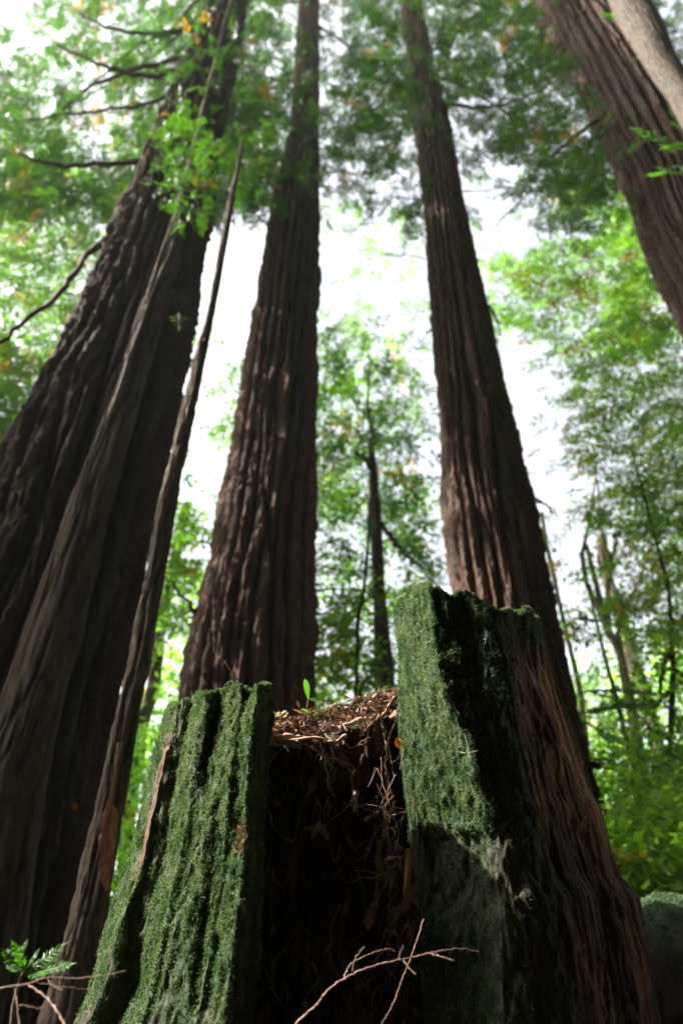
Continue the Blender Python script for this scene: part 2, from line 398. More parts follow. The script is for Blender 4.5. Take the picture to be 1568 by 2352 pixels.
r1c = tree_root('young_tree', K1c, 4.4, 'slender dark trunk with peeling bark between the left redwood and the centre redwood', 'tree')
trunk('trunk', r1c, K1c, 4.4, 9.6, 15.3, nphi=90, ridge=.012, period=.05, stretch=.3, c1=(.15, .115, .085), c2=(.07, .05, .035), lumps=.015, flare=.05, dz=.015)
# peeling bare strip on the slender trunk
def peel():
    a = Acc(); n = 60; py = np.linspace(1700, 2140, n)
    xl = np.interp(py, [1700, 1830, 1870, 1960, 2010, 2060, 2140], [268, 246, 232, 226, 226, 240, 242])
    xr = np.interp(py, [1700, 1830, 1870, 1960, 2010, 2060, 2140], [271, 254, 266, 262, 254, 252, 244])
    jr = np.random.default_rng(8); xl = xl+jr.normal(size=n)*1.5; xr = xr+jr.normal(size=n)*1.5
    rows = []
    for k in range(n):
        zc = P((xl[k]+xr[k])/2, py[k], 4.3)
        ax = axis_at(r1c, zc[2]); R = np.interp(zc[2], RING[r1c.name][0], RING[r1c.name][3])
        row = []
        for t in (0, .25, .5, .75, 1):
            px = xl[k]*(1-t)+xr[k]*t; p = P(px, py[k], 4.28); dx = np.clip((p[0]-ax[0])/R, -.98, .98)
            row.append([ax[0]+dx*R*1.0, ax[1]-R*1.12*math.sqrt(1-dx*dx)-.006, p[2]])
        rows.append(row)
    V = np.array(rows).reshape(-1, 3); i, j = np.meshgrid(np.arange(n-1), np.arange(4), indexing='ij')
    F = np.stack([i*5+j, i*5+j+1, (i+1)*5+j+1, (i+1)*5+j], -1).reshape(-1, 4)
    back = V+np.array([0, .01, 0]); a.add(np.concatenate([V, back]), np.concatenate([F, F[:, ::-1]+len(V)]), (.42, .20, .10))
    o = link('bare_strip', a.mesh('bare_strip', M_STUMP), r1c); o['label'] = 'bare orange strip where the bark has peeled away'
peel()
K6 = [(1800, 866, 926), (1640, 862, 912), (1534, 859, 904), (1434, 857, 892), (1309, 854, 880), (1209, 851, 877), (1084, 848, 867), (1040, 845, 861)]
r6 = tree_root('young_tree', K6, 9.5, 'thin dark trunk with a forked broken top between the two central redwoods', 'tree')
trunk('trunk', r6, K6, 9.5, 9.6, 25.1, nphi=60, ridge=.01, period=.06, c1=(.09, .07, .05), c2=(.05, .04, .03), flare=.1)
limb(r6, [P(853, 1075, 9.5), P(838, 1052, 9.5), P(815, 1040, 9.4)], .07, seed=3)
limb(r6, [P(872, 1200, 9.5), P(905, 1245, 9.3), P(940, 1285, 9.1), P(985, 1310, 8.9)], .045, seed=4)
limb(r6, [P(853, 1090, 9.5), P(856, 1000, 9.6), P(845, 930, 9.7), P(850, 820, 9.9)], .05, seed=5)
K6b = [(1700, 800, 808), (1600, 816, 822), (1434, 818, 826), (1334, 836, 842), (1234, 842, 848)]
r6b = tree_root('sapling', K6b, 8.6, 'crooked thin sapling stem just left of the thin forked trunk behind the stump', 'sapling')
trunk('trunk', r6b, K6b, 8.6, 7.6, 31.1, nphi=24, dz=.05, ridge=.002, c1=(.07, .05, .04), flare=.1, wob=.05)
limb(r6b, [P(800, 1700, 8.6), P(822, 1600, 8.6), P(860, 1535, 8.6)], .035, seed=14)

# pale forked tree at the right, and its thinner neighbours
K7 = [(1800, 1464, 1497), (1762, 1458, 1486), (1645, 1441, 1466), (1560, 1424, 1446), (1494, 1412, 1430), (1449, 1386, 1402)]
r7 = tree_root('pale_forked_tree', K7, 10.0, 'pale slender tree forking into three bare limbs right of the centre right redwood', 'tree')
trunk('trunk', r7, K7, 10.0, 7.75, 41.0, mat=M_SMOOTHBARK, nphi=50, dz=.04, ridge=.004, c1=(.40, .31, .19), c2=(.22, .16, .10), flare=.1)
palec = (.36, .28, .17)
limb(r7, [P(1397, 1460, 10), P(1372, 1395, 10), P(1343, 1330, 10), P(1337, 1280, 10), P(1347, 1215, 10), P(1360, 1150, 10), P(1368, 1060, 10)], .05, palec, seed=21, jit=.012)
limb(r7, [P(1394, 1455, 10), P(1396, 1380, 10), P(1398, 1290, 10), P(1383, 1240, 10), P(1378, 1190, 10), P(1370, 1100, 10)], .055, palec, seed=22, jit=.012)
limb(r7, [P(1398, 1290, 10), P(1412, 1262, 10), P(1420, 1210, 10), P(1432, 1130, 10)], .035, palec, seed=23, jit=.01)
limb(r7, [P(1425, 1500, 10), P(1420, 1440, 10), P(1440, 1390, 10), P(1464, 1335, 10), P(1480, 1300, 10), P(1500, 1220, 10)], .042, palec, seed=24, jit=.012)
K7b = [(1790, 1456, 1466), (1750, 1446, 1456), (1680, 1430, 1440), (1600, 1410, 1418), (1500, 1382, 1388)]
r7b = tree_root('sapling', K7b, 9.0, 'dark thin stem leaning against the base of the pale forked tree', 'sapling')
trunk('trunk', r7b, K7b, 9.0, 6.9, 43.0, nphi=24, dz=.05, ridge=.002, c1=(.10, .06, .04), flare=.1)
K7c = [(1800, 1352, 1364), (1600, 1328, 1340), (1400, 1282, 1292), (1250, 1250, 1258), (1150, 1236, 1242)]
r7c = tree_root('sapling', K7c, 11.5, 'faint thin grey stem close to the right edge of the centre right redwood', 'sapling')
trunk('trunk', r7c, K7c, 11.5, 9.6, 44.0, mat=M_SMOOTHBARK, nphi=24, dz=.06, ridge=.002, c1=(.22, .18, .12), c2=(.14, .1, .07), flare=.1)
K8 = [(1800, 1533, 1546), (1715, 1533, 1544), (1600, 1537, 1548), (1550, 1540, 1550), (1458, 1539, 1547), (1350, 1532, 1538)]
r8 = tree_root('young_tree', K8, 7.5, 'thin dark stem with crooked side limbs at the far right edge', 'tree')
trunk('trunk', r8, K8, 7.5, 7.6, 47.0, nphi=30, dz=.04, ridge=.003, c1=(.12, .08, .055), flare=.1)
limb(r8, [P(1541, 1500, 7.5), P(1522, 1540, 7.45), P(1516, 1590, 7.4), P(1528, 1600, 7.45), P(1540, 1580, 7.5)], .03, seed=31)
limb(r8, [P(1540, 1580, 7.5), P(1505, 1620, 7.4), P(1478, 1635, 7.3)], .022, seed=32)
limb(r8, [P(1537, 1700, 7.5), P(1500, 1680, 7.4), P(1470, 1650, 7.3)], .028, (.16, .09, .06), seed=33)
limb(r8, [P(1541, 1530, 7.5), P(1575, 1560, 7.5), P(1620, 1575, 7.5)], .03, seed=34)

# ------------------------------------------------------------------ named limbs that the photograph shows
limb(r1, [P(310, 525, 6.0), P(245, 553, 5.7), P(200, 588, 5.5), P(150, 658, 5.2), P(70, 730, 4.9), P(-30, 800, 4.7)], .055, seed=51)
limb(r1, [P(400, 366, 6.0), P(300, 374, 5.8), P(190, 380, 5.6), P(95, 372, 5.4), P(40, 350, 5.3)], .055, seed=52)
limb(r1, [P(455, 150, 6.2), P(390, 166, 6.2), P(325, 172, 6.1), P(225, 148, 5.9), P(130, 100, 5.8)], .07, seed=53)
limb(r1, [P(470, 60, 6.2), P(380, 75, 6.2), P(270, 70, 6.1), P(180, 30, 5.9)], .06, seed=54)
limb(r1, [P(320, 1262, 6.0), P(332, 1275, 5.8), P(345, 1290, 5.7)], .02, seed=55)
limb(r2, [P(462, 1424, 8.2), P(448, 1408, 8), P(425, 1375, 7.8), P(377, 1324, 7.5)], .035, seed=56)
limb(r3, [P(1205, 1128, 7.0), P(1228, 1146, 6.8), P(1250, 1158, 6.6), P(1284, 1186, 6.4)], .022, seed=57)
limb(r3, [P(1335, 1750, 7.0), P(1365, 1754, 6.8), P(1397, 1763, 6.6)], .032, seed=58)
limb(r3, [P(1108, 690, 7.0), P(1135, 725, 7.4), P(1150, 770, 7.8)], .03, seed=59)
limb(r4, [P(1390, 260, 6.0), P(1300, 330, 6.4), P(1230, 390, 6.8)], .05, seed=60)
limb(r2, [P(730, 60, 8.2), P(800, 110, 7.4), P(840, 200, 7.3), P(850, 330, 7.2)], .04, seed=61)

# ------------------------------------------------------------------ crowns of those trees
p = crown(r1, (-160, 660, -260, 520), (6.2, 9.5), 2500, .46, T_NEEDLE, ('deep', 'mid'), 1, thr=.08, clump=.6); crown(r1, (330, 640, -60, 480), (4.9, 5.6), 150, .30, T_NEEDLE, ('deep', 'mid'), 101, clump=.5, name='low_boughs'); boughs(r1, p, 12, 1, .035)
p = crown(r2, (380, 960, -260, 520), (7.0, 10), 1500, .46, T_NEEDLE, ('deep', 'mid'), 2, thr=.08, clump=.6); boughs(r2, p, 9, 2, .035)
p = crown(r3, (780, 1380, -260, 560), (6.0, 9.0), 1600, .46, T_NEEDLE, ('deep', 'mid'), 3, thr=.08, clump=.6); boughs(r3, p, 9, 3, .035)
p = crown(r4, (1180, 1760, -260, 520), (5.6, 9.0), 1400, .44, T_NEEDLE, ('deep', 'mid'), 4, thr=.08, clump=.6); boughs(r4, p, 9, 4, .035)
crown(r5, (1480, 1800, -400, 200), (5.2, 6.4), 120, .22, T_BROAD, ('mid', 'bright'), 5)
crown(r1c, (380, 620, 250, 520), (4.4, 5.2), 160, .20, T_NEEDLE, ('deep', 'mid'), 6)
crown(r6, (700, 1080, 700, 1560), (8.8, 11.5), 330, .5, T_FINE, ('deep', 'mid'), 7, thr=.05, autumn=.08)
crown(r6b, (700, 880, 1300, 1720), (8.2, 10), 160, .40, T_BROAD, ('mid', 'bright'), 8, autumn=.08)
crown(r7, (1150, 1640, 1130, 1800), (10.4, 13), 220, .50, T_BROAD, ('bright', 'pale'), 9, thr=.0)
crown(r7c, (1180, 1400, 1050, 1780), (10.5, 13), 130, .50, T_BROAD, ('bright', 'pale'), 10)
crown(r8, (1420, 1700, 1400, 1800), (6.5, 8.5), 200, .36, T_BROAD, ('mid', 'bright'), 11)

# ------------------------------------------------------------------ leafy trees further back, some with their trunks outside the picture
def leafy_tree(px0, Y, w0, label, crowns, seed, ztop, group='leafy trees behind the redwoods', bark=(.13, .10, .075)):
    K = [(2300, px0-w0/2, px0+w0/2), (1500, px0+(784-px0)*-.0-w0*.38, px0+w0*.38)]
    # keep it upright: both keys at one world x
    x = (px0-784)/FPX*Y/dY(1700)
    K = []
    for py in (2300, 1500, 900):
        pc = 784+x*dY(py)/Y*FPX; w = w0*(1 if py > 2000 else .75 if py > 1000 else .45); K.append((py, pc-w/2, pc+w/2))
    r = empty('leafy_tree', (x, Y, 0), label, 'tree', group)
    trunk('trunk', r, K, Y, ztop, seed, nphi=40, dz=.08, ridge=.01, period=.1, c1=bark, c2=tuple(v*.6 for v in bark), wob=.15)
    for i, (rect, Yr, n, sc, T, tones, kw) in enumerate(crowns):
        p = crown(r, rect, Yr, n, sc, T, tones, seed*3+i, **kw)
        boughs(r, p, 3, seed, .03, maxlen=2.6)
    return r
leafy_tree(-60, 11.0, 70, 'broad leafy tree filling the left edge behind the massive redwood',
    [((-220, 470, 250, 1200), (9.5, 14), 1900, .52, T_FINE, ('mid', 'bright'), dict(thr=.0, autumn=.07)), ((-260, 430, 330, 1200), (8.2, 10.5), 900, .44, T_FINE, ('mid', 'mid'), dict(thr=.08, clump=.6, autumn=.1))], 61, 16)
leafy_tree(2250, 8.6, 90, 'dense leafy tree hanging over the right edge with yellowing leaves',
    [((1200, 1760, 560, 1520), (7.2, 10.5), 900, .42, T_FINE, ('olive', 'bright'), dict(thr=.0, autumn=.10)), ((1180, 1760, 520, 1480), (7.0, 9.5), 700, .40, T_FINE, ('mid', 'bright'), dict(thr=.08, clump=.6, autumn=.12))], 62, 14)
leafy_tree(1180, 12.5, 40, 'tall leafy tree hidden behind the centre right redwood',
    [((1020, 1500, 380, 820), (11, 15), 600, .6, T_FINE, ('mid', 'bright'), dict(thr=.05)),
     ((700, 1120, 420, 1250), (11, 15), 330, .6, T_FINE, ('mid', 'bright'), dict(thr=.1))], 63, 24)
leafy_tree(640, 13.5, 40, 'pale leafy tree showing in the gaps behind the centre redwood',
    [((700, 1050, 1050, 1720), (12, 16), 300, .6, T_BROAD, ('mid', 'bright'), dict(autumn=.06)),
     ((380, 640, 700, 1500), (12, 16), 300, .55, T_BROAD, ('mid', 'bright'), dict())], 64, 14)
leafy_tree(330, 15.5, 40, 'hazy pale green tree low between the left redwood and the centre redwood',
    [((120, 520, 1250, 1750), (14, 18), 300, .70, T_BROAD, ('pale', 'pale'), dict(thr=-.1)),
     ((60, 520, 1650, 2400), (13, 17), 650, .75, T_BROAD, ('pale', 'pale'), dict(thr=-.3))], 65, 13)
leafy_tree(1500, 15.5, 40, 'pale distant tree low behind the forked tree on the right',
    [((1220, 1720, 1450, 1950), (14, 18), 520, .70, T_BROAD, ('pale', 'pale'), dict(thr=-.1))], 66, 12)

# ------------------------------------------------------------------ shrubs at the right, low
def shrub(px, Y, label, rect, Yr, n, tones, seed):
    x = (px-784)/FPX*Y/dY(2050); r = empty('shrub', (x, Y, 0), label, 'shrub', 'leafy shrubs at the lower right')
    rr = np.random.default_rng(seed); a = Acc(); h = P(px, rect[2]+60, Y)[2]
    for k in range(6):
        e = np.array([x+rr.normal()*.5, Y+rr.normal()*.4, h*rr.uniform(.7, 1)])
        tube(a, smooth_path([[x+rr.normal()*.05, Y+rr.normal()*.05, -.1], [x+(e[0]-x)*.3, Y, h*.4], e], 14, .01, seed+k), np.linspace(.02, .006, 14), (.10, .07, .045), 5)
    link('stem', a.mesh('stem', M_LIMB), r)
    crown(r, rect, Yr, n, .42, T_BROAD, tones, seed, thr=-.6, name='foliage', autumn=.02, droop=.05, power=.6)
shrub(1400, 5.6, 'low leafy shrub against the right side of the stump', (1300, 1560, 1850, 2200), (5.0, 6.2), 220, ('mid', 'bright'), 71)
shrub(1540, 6.4, 'bright green leafy shrub at the right edge above the mossy log', (1400, 1760, 1700, 2150), (5.8, 7.2), 330, ('bright', 'pale'), 72)
shrub(1440, 8.0, 'pale green shrub at the foot of the pale forked tree', (1300, 1700, 1730, 2000), (7.4, 9.0), 320, ('bright', 'pale'), 73)
shrub(215, 8.5, 'green shrub low in the gap behind the peeling slender trunk', (90, 400, 1980, 2420), (7.8, 9.4), 260, ('mid', 'bright'), 74)

# ================================================================== THE STUMP
def slab(name, part, top, left, right, yf, yb, seed, colfn, nu=260, nv=420, pybot=2900, disp=.02, fl=(.02, .06), root=None, nb=60, topdisp=.01, rough=None):
    """one standing shard: front face by rows, over a rounded top, and down the back"""
    u = np.linspace(0, 1, nu); tx = np.array(top, float)
    lx = np.array(left, float); rx = np.array(right, float)
    v = np.linspace(0, 1, nv)
    # top outline as py over u : top given as (px,py), px mapped on u along the upper edge
    ytop = np.interp(u, (tx[:, 0]-tx[0, 0])/(tx[-1, 0]-tx[0, 0]), tx[:, 1])+7*fbm(u*16, seed, .5, 3)
    PY = ytop[None]+(pybot-ytop[None])*(v[:, None]**1.0)
    XL = np.interp(PY, lx[:, 0], lx[:, 1]); XR = np.interp(PY, rx[:, 0], rx[:, 1])
    PX = XL+(XR-XL)*u[None]
    Yf = yf(u[None]+0*PY, PY)
    Vf = P(PX, PY, Yf)
    # back: straight behind, world x,z of the front pulled back to yb
    Yb = yb(u); Vb = Vf.copy(); Vb[..., 1] = np.maximum(Yb[None], Yf+.02)
    # top cap between
    cap = []
    for k in range(1, nb):
        t = k/nb; c = Vf[0]*(1-t)+Vb[0]*t; c[:, 2] += .035*math.sin(math.pi*t)+.02*fbm(c[:, 0]*14, c[:, 1]*14, seed, 2)*math.sin(math.pi*t); cap.append(c)
    cap = np.array(cap)
    G = np.concatenate([Vf[::-1], cap, Vb], 0)          # rows: front bottom -> top -> cap -> back
    nr = len(G)
    # normals
    du = np.gradient(G, axis=1); dv = np.gradient(G, axis=0); N = np.cross(du, dv); N /= np.linalg.norm(N, axis=2)[..., None]+1e-9
    x, y, z = G[..., 0], G[..., 1], G[..., 2]
    streak = noise(x*22+y*14, seed, z*2.2)
    deep = -np.exp(-(noise(x*9+y*7+seed, 2.1, z*.8)/.09)**2)
    lump = fbm(x*30, y*30, z*11+seed, 3)*.8+.5*noise(x*60, y*60, z*26)
    lm = 1.0 if rough is None else np.repeat(rough(u)[None], nr, 0)
    crumb = sstep(-.1, .4, fbm(x*6, y*6, z*4+seed, 2))
    fibre = .004*fbm(x*70+y*22, y*14, z*9, 2)+.016*fbm(x*9, y*6, z*3.2+seed, 3)+.010*crumb*fbm(x*45, y*30, z*24, 3)-.007*np.exp(-(noise(x*22+y*8, seed, z*2.3)/.10)**2)
    h = fl[0]*.35*streak+fl[1]*.25*deep+disp*.55*lump*lm+(1-lm)*fibre
    edge = np.minimum(1, np.minimum(u, 1-u)*25)[None]
    G2 = G+N*(h*(.25+.75*edge))[..., None]
    i, j = np.meshgrid(np.arange(nr-1), np.arange(nu-1), indexing='ij')
    F = np.stack([i*nu+j, i*nu+j+1, (i+1)*nu+j+1, (i+1)*nu+j], -1).reshape(-1, 4)
    side = []
    # close the two ends (front/back strips share rows)
    for c in (0, nu-1):
        for k in range(nr//2-1):
            a, b = k*nu+c, (k+1)*nu+c; a2, b2 = (nr-1-k)*nu+c, (nr-2-k)*nu+c
            side.append([a, b, b2, a2] if c == 0 else [a, a2, b2, b])
    F = np.concatenate([F, np.array(side)])
    PYf = np.concatenate([PY[::-1], np.repeat(PY[:1], nb-1, 0), PY]); PXf = np.concatenate([PX[::-1], np.repeat(PX[:1], nb-1, 0), PX])
    Uf = np.repeat(u[None], nr, 0); zone = np.concatenate([np.zeros(nv), np.ones(nb-1), np.full(nv, 2)])[:, None]+0*Uf
    C, moss = colfn(Uf, PXf, PYf, G2, zone, h)
    me = mesh_np(part, G2.reshape(-1, 3), F, M_STUMP, C.reshape(-1, 3))
    o = link(part, me, root)
    return G2, N, moss, zone

stump = empty('tree_stump', (.02, 2.5, 0), 'broken hollow redwood stump covered in green moss in the foreground', 'tree stump')
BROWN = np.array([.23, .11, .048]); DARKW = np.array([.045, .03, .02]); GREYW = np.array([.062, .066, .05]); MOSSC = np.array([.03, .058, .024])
def mixc(a, b, t): return a*(1-t[..., None])+b*t[..., None]

# --- left shard
L_top = [(380, 1645), (388, 1622), (420, 1606), (436, 1608), (452, 1592), (480, 1583), (512, 1582), (528, 1571), (545, 1567), (558, 1578), (570, 1583), (585, 1570), (600, 1566), (612, 1580), (614, 1600)]
L_left = [(1560, 384), (1622, 381), (1660, 372), (1740, 352), (1830, 332), (1880, 318), (1960, 300), (2040, 270), (2120, 242), (2200, 222), (2280, 200), (2352, 165), (2600, 80), (2900, 20)]
L_right = [(1560, 612), (1600, 614), (1650, 603), (1750, 596), (1850, 591), (2000, 588), (2150, 575), (2352, 550), (2900, 520)]
def L_yf(u, py):
    g = .02*noise(u*3, py*.004, 1.0)
    yy = np.interp(u, [0, .03, .05, .10, .27, .30, .40, .53, .57, .74, .78, .90, .955, 1.0],
                      [.50, .44, .36, .30, .305, .27, .13, .165, .13, .045, .05, .0, .03, .22])
    deepen = np.interp(py, [1560, 1900, 2900], [1.0, 1.0, .9])
    fill = sstep(1760, 1900, py)*sstep(.40, .45, u)*(1-sstep(.60, .72, u)); yy = yy*(1-fill)+fill*np.interp(u, [.40, .74], [.125, .045])
    return 2.12+yy*deepen+g-np.interp(py, [1560, 2900], [0, .10])
def L_col(U, PX, PY, G, zone, h):
    n = fbm(G[..., 0]*9, G[..., 1]*9, G[..., 2]*5, 3)
    brown = sstep(.035, .055, U)*(1-sstep(.10, .14, U))*sstep(1660, 1700, PY)*(1-sstep(1960, 2050, PY))*(zone == 0)
    grey = sstep(.1, .4, fbm(G[..., 0]*14+3, G[..., 1]*14, G[..., 2]*3, 2))
    C = mixc(np.broadcast_to(DARKW, G.shape), GREYW, grey*.7)
    moss = (.45+.55*sstep(-.25, .1, n+.25))*(1-brown)
    low = 1-sstep(2150, 2450, PY)*.6
    moss = moss*np.where(zone == 2, .5, 1)*low
    moss = moss*np.interp(U, [0, .13, .15, .27, .29, .42, .44, .53, .55, .90, .93, 1], [1, .6, .35, .35, 1.3, 1.3, .6, .6, 1.3, 1.2, .55, .55])
    C = mixc(C, MOSSC, np.clip(moss*1.3, 0, 1)*.95); C = mixc(C, BROWN*.42, brown*.8)
    return C, moss
GL = slab('left', 'broken_side', L_top, L_left, L_right, L_yf, lambda u: 2.12+np.interp(u, [0, .1, .5, .93, 1], [.52, .60, .62, .45, .30]), 3.0, L_col, root=stump, fl=(.02, .06))

# --- right post
R_top = [(908, 1420), (912, 1402), (922, 1378), (940, 1352), (965, 1342), (992, 1341), (1012, 1352), (1028, 1372), (1042, 1374), (1054, 1354), (1078, 1350), (1100, 1370), (1122, 1394), (1150, 1397), (1185, 1400), (1212, 1407), (1235, 1422), (1246, 1440)]
R_left = [(1340, 908), (1420, 908), (1500, 916), (1620, 915), (1700, 918), (1750, 925), (1880, 941), (2000, 955), (2150, 962), (2352, 984), (2900, 1010)]
R_right = [(1340, 1242), (1440, 1248), (1500, 1257), (1560, 1276), (1600, 1290), (1660, 1310), (1730, 1333), (1790, 1352), (1830, 1364), (1850, 1380), (1900, 1392), (1960, 1406), (2010, 1424), (2040, 1452), (2060, 1470), (2150, 1486), (2352, 1520), (2900, 1640)]
def R_yf(u, py):
    r1_ = np.interp(py, [1340, 1480, 1560, 1700, 1900, 2352, 2900], [.24, .25, .26, .38, .40, .32, .3])
    r2_ = np.interp(py, [1340, 1500, 1800, 2352], [.74, .70, .62, .60])
    yy = np.where(u < r1_, .30*(1-np.clip(u/r1_, 0, 1))**1.15+.02, .02+.05*(u-r1_))
    yy = np.where(u > r2_, .02+.05*(r2_-r1_)+.34*(np.clip((u-r2_)/(1-r2_), 0, 1))**1.3, yy)
    notch = .05*sstep(1890, 1930, py)*(1-sstep(1990, 2150, py))*sstep(.03, .1, u)*(1-sstep(.3, .5, u))
    return 2.16+yy+notch+.02*noise(u*4, py*.004, 7.0)-np.interp(py, [1340, 2900], [0, .12])
def R_col(U, PX, PY, G, zone, h):
    n = fbm(G[..., 0]*9, G[..., 1]*9, G[..., 2]*5+9, 3)
    r2_ = np.interp(PY, [1340, 1500, 1800, 2352], [.80, .74, .66, .63])+.03*noise(PY*.03, U*0, 1.0)
    brown = sstep(-.02, .05, U-r2_)*np.where(zone == 0, 1, 0)*sstep(1440, 1520, PY)
    fib = sstep(-.35, .55, .6*fbm(G[..., 0]*45+G[..., 1]*30, G[..., 1]*20, G[..., 2]*9, 3)+.6*fbm(G[..., 0]*14, G[..., 1]*14, G[..., 2]*6, 2))
    C = mixc(np.broadcast_to(DARKW, G.shape), GREYW*.8, .5*fib)
    moss = (.5+.5*sstep(-.3, .1, n+.35))*(1-brown)
    edge = np.interp(PY, [1340, 1480, 1560, 1700, 1900], [.24, .25, .26, .40, .42])
    front = sstep(0, .02, U-edge)
    low = sstep(1860, 1930, PY)
    dens_ = np.where(front > .5, .42, 1.25)*(1-low*.75)
    dens_ = dens_+.8*sstep(.25, .5, fbm(G[..., 0]*5, G[..., 1]*5, G[..., 2]*4+20, 2))*low*(1-front)
    moss = moss*np.where(zone == 1, 1.4, np.where(zone == 2, .5, dens_))
    C = mixc(C, MOSSC, np.clip(moss*1.4, 0, 1)*.95)
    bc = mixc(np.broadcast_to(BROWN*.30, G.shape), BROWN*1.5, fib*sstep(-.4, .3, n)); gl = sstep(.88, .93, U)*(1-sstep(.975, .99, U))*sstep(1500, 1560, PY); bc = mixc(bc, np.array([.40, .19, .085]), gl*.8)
    bc = bc*(1-.62*sstep(1780, 2000, PY+60*n))[..., None]  # shade on the lower flank, put into the brown as a darker colour
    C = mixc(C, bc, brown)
    moss = moss+brown*.0+sstep(.975, .99, U)*(PY < 1800)*.6
    return C, moss
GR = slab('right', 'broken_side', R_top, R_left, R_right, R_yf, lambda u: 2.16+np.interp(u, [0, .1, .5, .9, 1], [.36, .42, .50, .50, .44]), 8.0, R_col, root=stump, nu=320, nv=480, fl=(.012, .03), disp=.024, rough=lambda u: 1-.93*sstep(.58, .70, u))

# --- hollow middle wall
M_top = [(540, 1712), (590, 1706), (640, 1700), (700, 1694), (760, 1684), (820, 1660), (870, 1640), (930, 1600), (960, 1590)]
def M_yf(u, py): return 2.62+.10*noise(u*3.1, py*.006, 3.0)-.05*sstep(1700, 1760, py)*0+.14*sstep(1720, 1900, py)*(1-sstep(2100, 2500, py))+.0*u
def M_col(U, PX, PY, G, zone, h):
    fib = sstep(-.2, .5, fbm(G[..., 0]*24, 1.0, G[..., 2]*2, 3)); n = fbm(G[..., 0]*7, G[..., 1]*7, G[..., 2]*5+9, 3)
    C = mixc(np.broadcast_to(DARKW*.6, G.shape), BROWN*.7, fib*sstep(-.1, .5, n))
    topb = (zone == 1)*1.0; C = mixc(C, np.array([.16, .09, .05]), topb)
    return C, sstep(.2, .5, n)*.25
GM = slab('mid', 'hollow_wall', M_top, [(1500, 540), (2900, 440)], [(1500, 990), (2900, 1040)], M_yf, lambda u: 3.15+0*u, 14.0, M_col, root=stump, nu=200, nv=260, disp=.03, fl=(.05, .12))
B_top = [(815, 1660), (822, 1618), (840, 1595), (870, 1584), (905, 1580), (940, 1572), (980, 1570)]
GB = slab('back', 'back_rim', B_top, [(1500, 826), (1700, 815), (2900, 780)], [(1500, 985), (2900, 1010)], lambda u, py: 2.95+.15*(1-np.minimum(1, u*4))+0*py, lambda u: 3.3+0*u, 19.0,
          lambda U, PX, PY, G, zone, h: (mixc(np.broadcast_to(DARKW, G.shape), MOSSC, sstep(-.3, .2, fbm(G[..., 0]*9, G[..., 1]*9, G[..., 2]*9, 2))), 1.0*(PY < 1690)+0*U), root=stump, nu=100, nv=120)

# --- moss tufts grown on the stump
def moss_on(grids, total, seed, size=.0075):
    r = np.random.default_rng(seed); a = Acc(); Pp = []; Nn = []
    for (G, N, moss, zone), w in grids:
        k = int(total*w); nr, nu = G.shape[:2]
        # area weights
        e1 = np.linalg.norm(np.diff(G, axis=1)[:-1], axis=2); e2 = np.linalg.norm(np.diff(G, axis=0)[:, :-1], axis=2); A = e1*e2
        zc = G[:-1, :-1, 2]; wt = A*np.clip(moss[:-1, :-1], 0, 1.4)*(zc > .15)
        cl = fbm(G[:-1, :-1, 0]*55, G[:-1, :-1, 1]*55, G[:-1, :-1, 2]*30+seed, 2); wt = wt*(.30+sstep(-.10, .25, cl))
        wt = wt*np.where(zone[:-1, :-1] == 1, 2.6, 1); wt = (wt/wt.sum()).ravel()
        idx = r.choice(len(wt), k, p=wt); i, j = np.divmod(idx, nu-1)
        f = r.uniform(size=(k, 1)); g = r.uniform(size=(k, 1))
        p = G[i, j]*(1-f)*(1-g)+G[i+1, j]*f*(1-g)+G[i, j+1]*(1-f)*g+G[i+1, j+1]*f*g
        Pp.append(p); Nn.append(N[i, j])
    p = np.concatenate(Pp); N = np.concatenate(Nn); k = len(p)
    V = []; C = []
    tone = sstep(-.4, .5, fbm(p[:, 0]*12, p[:, 1]*12, p[:, 2]*12, 2))[:, None]
    base = np.array([.062, .115, .048])*(1-tone)+np.array([.155, .20, .105])*tone
    dry = (r.uniform(size=k) < .05)[:, None]; base = np.where(dry, np.array([.25, .20, .12]), base)
    for q in range(4):
        d = N*r.uniform(.35, 1.0, (k, 1))+r.normal(size=(k, 3))*.55+np.array([0, 0, -.28]); d /= np.linalg.norm(d, axis=1)[:, None]
        s = np.cross(d, r.normal(size=(k, 3))); s /= np.linalg.norm(s, axis=1)[:, None]
        L = size*r.uniform(.5, 1.5, (k, 1)); w = L*.42; b = p+r.normal(size=(k, 3))*.0022
        V.append(np.stack([b-N*.001, b+d*L*.5+s*w*.5, b+d*L, b+d*L*.5-s*w*.5], 1)); C.append(np.repeat((base*r.uniform(.6, 1.35, (k, 1)))[:, None], 4, 1))
    V = np.concatenate(V).reshape(-1, 3); C = np.concatenate(C).reshape(-1, 3)
    return mesh_np('moss', V, np.arange(len(V)).reshape(-1, 4), M_MOSS, C, False)
o = link('moss', moss_on([(GL, .42), (GR, .46), (GM, .03), (GB, .09)], 290000, 5, .0050), stump); tag(o, kind='stuff')

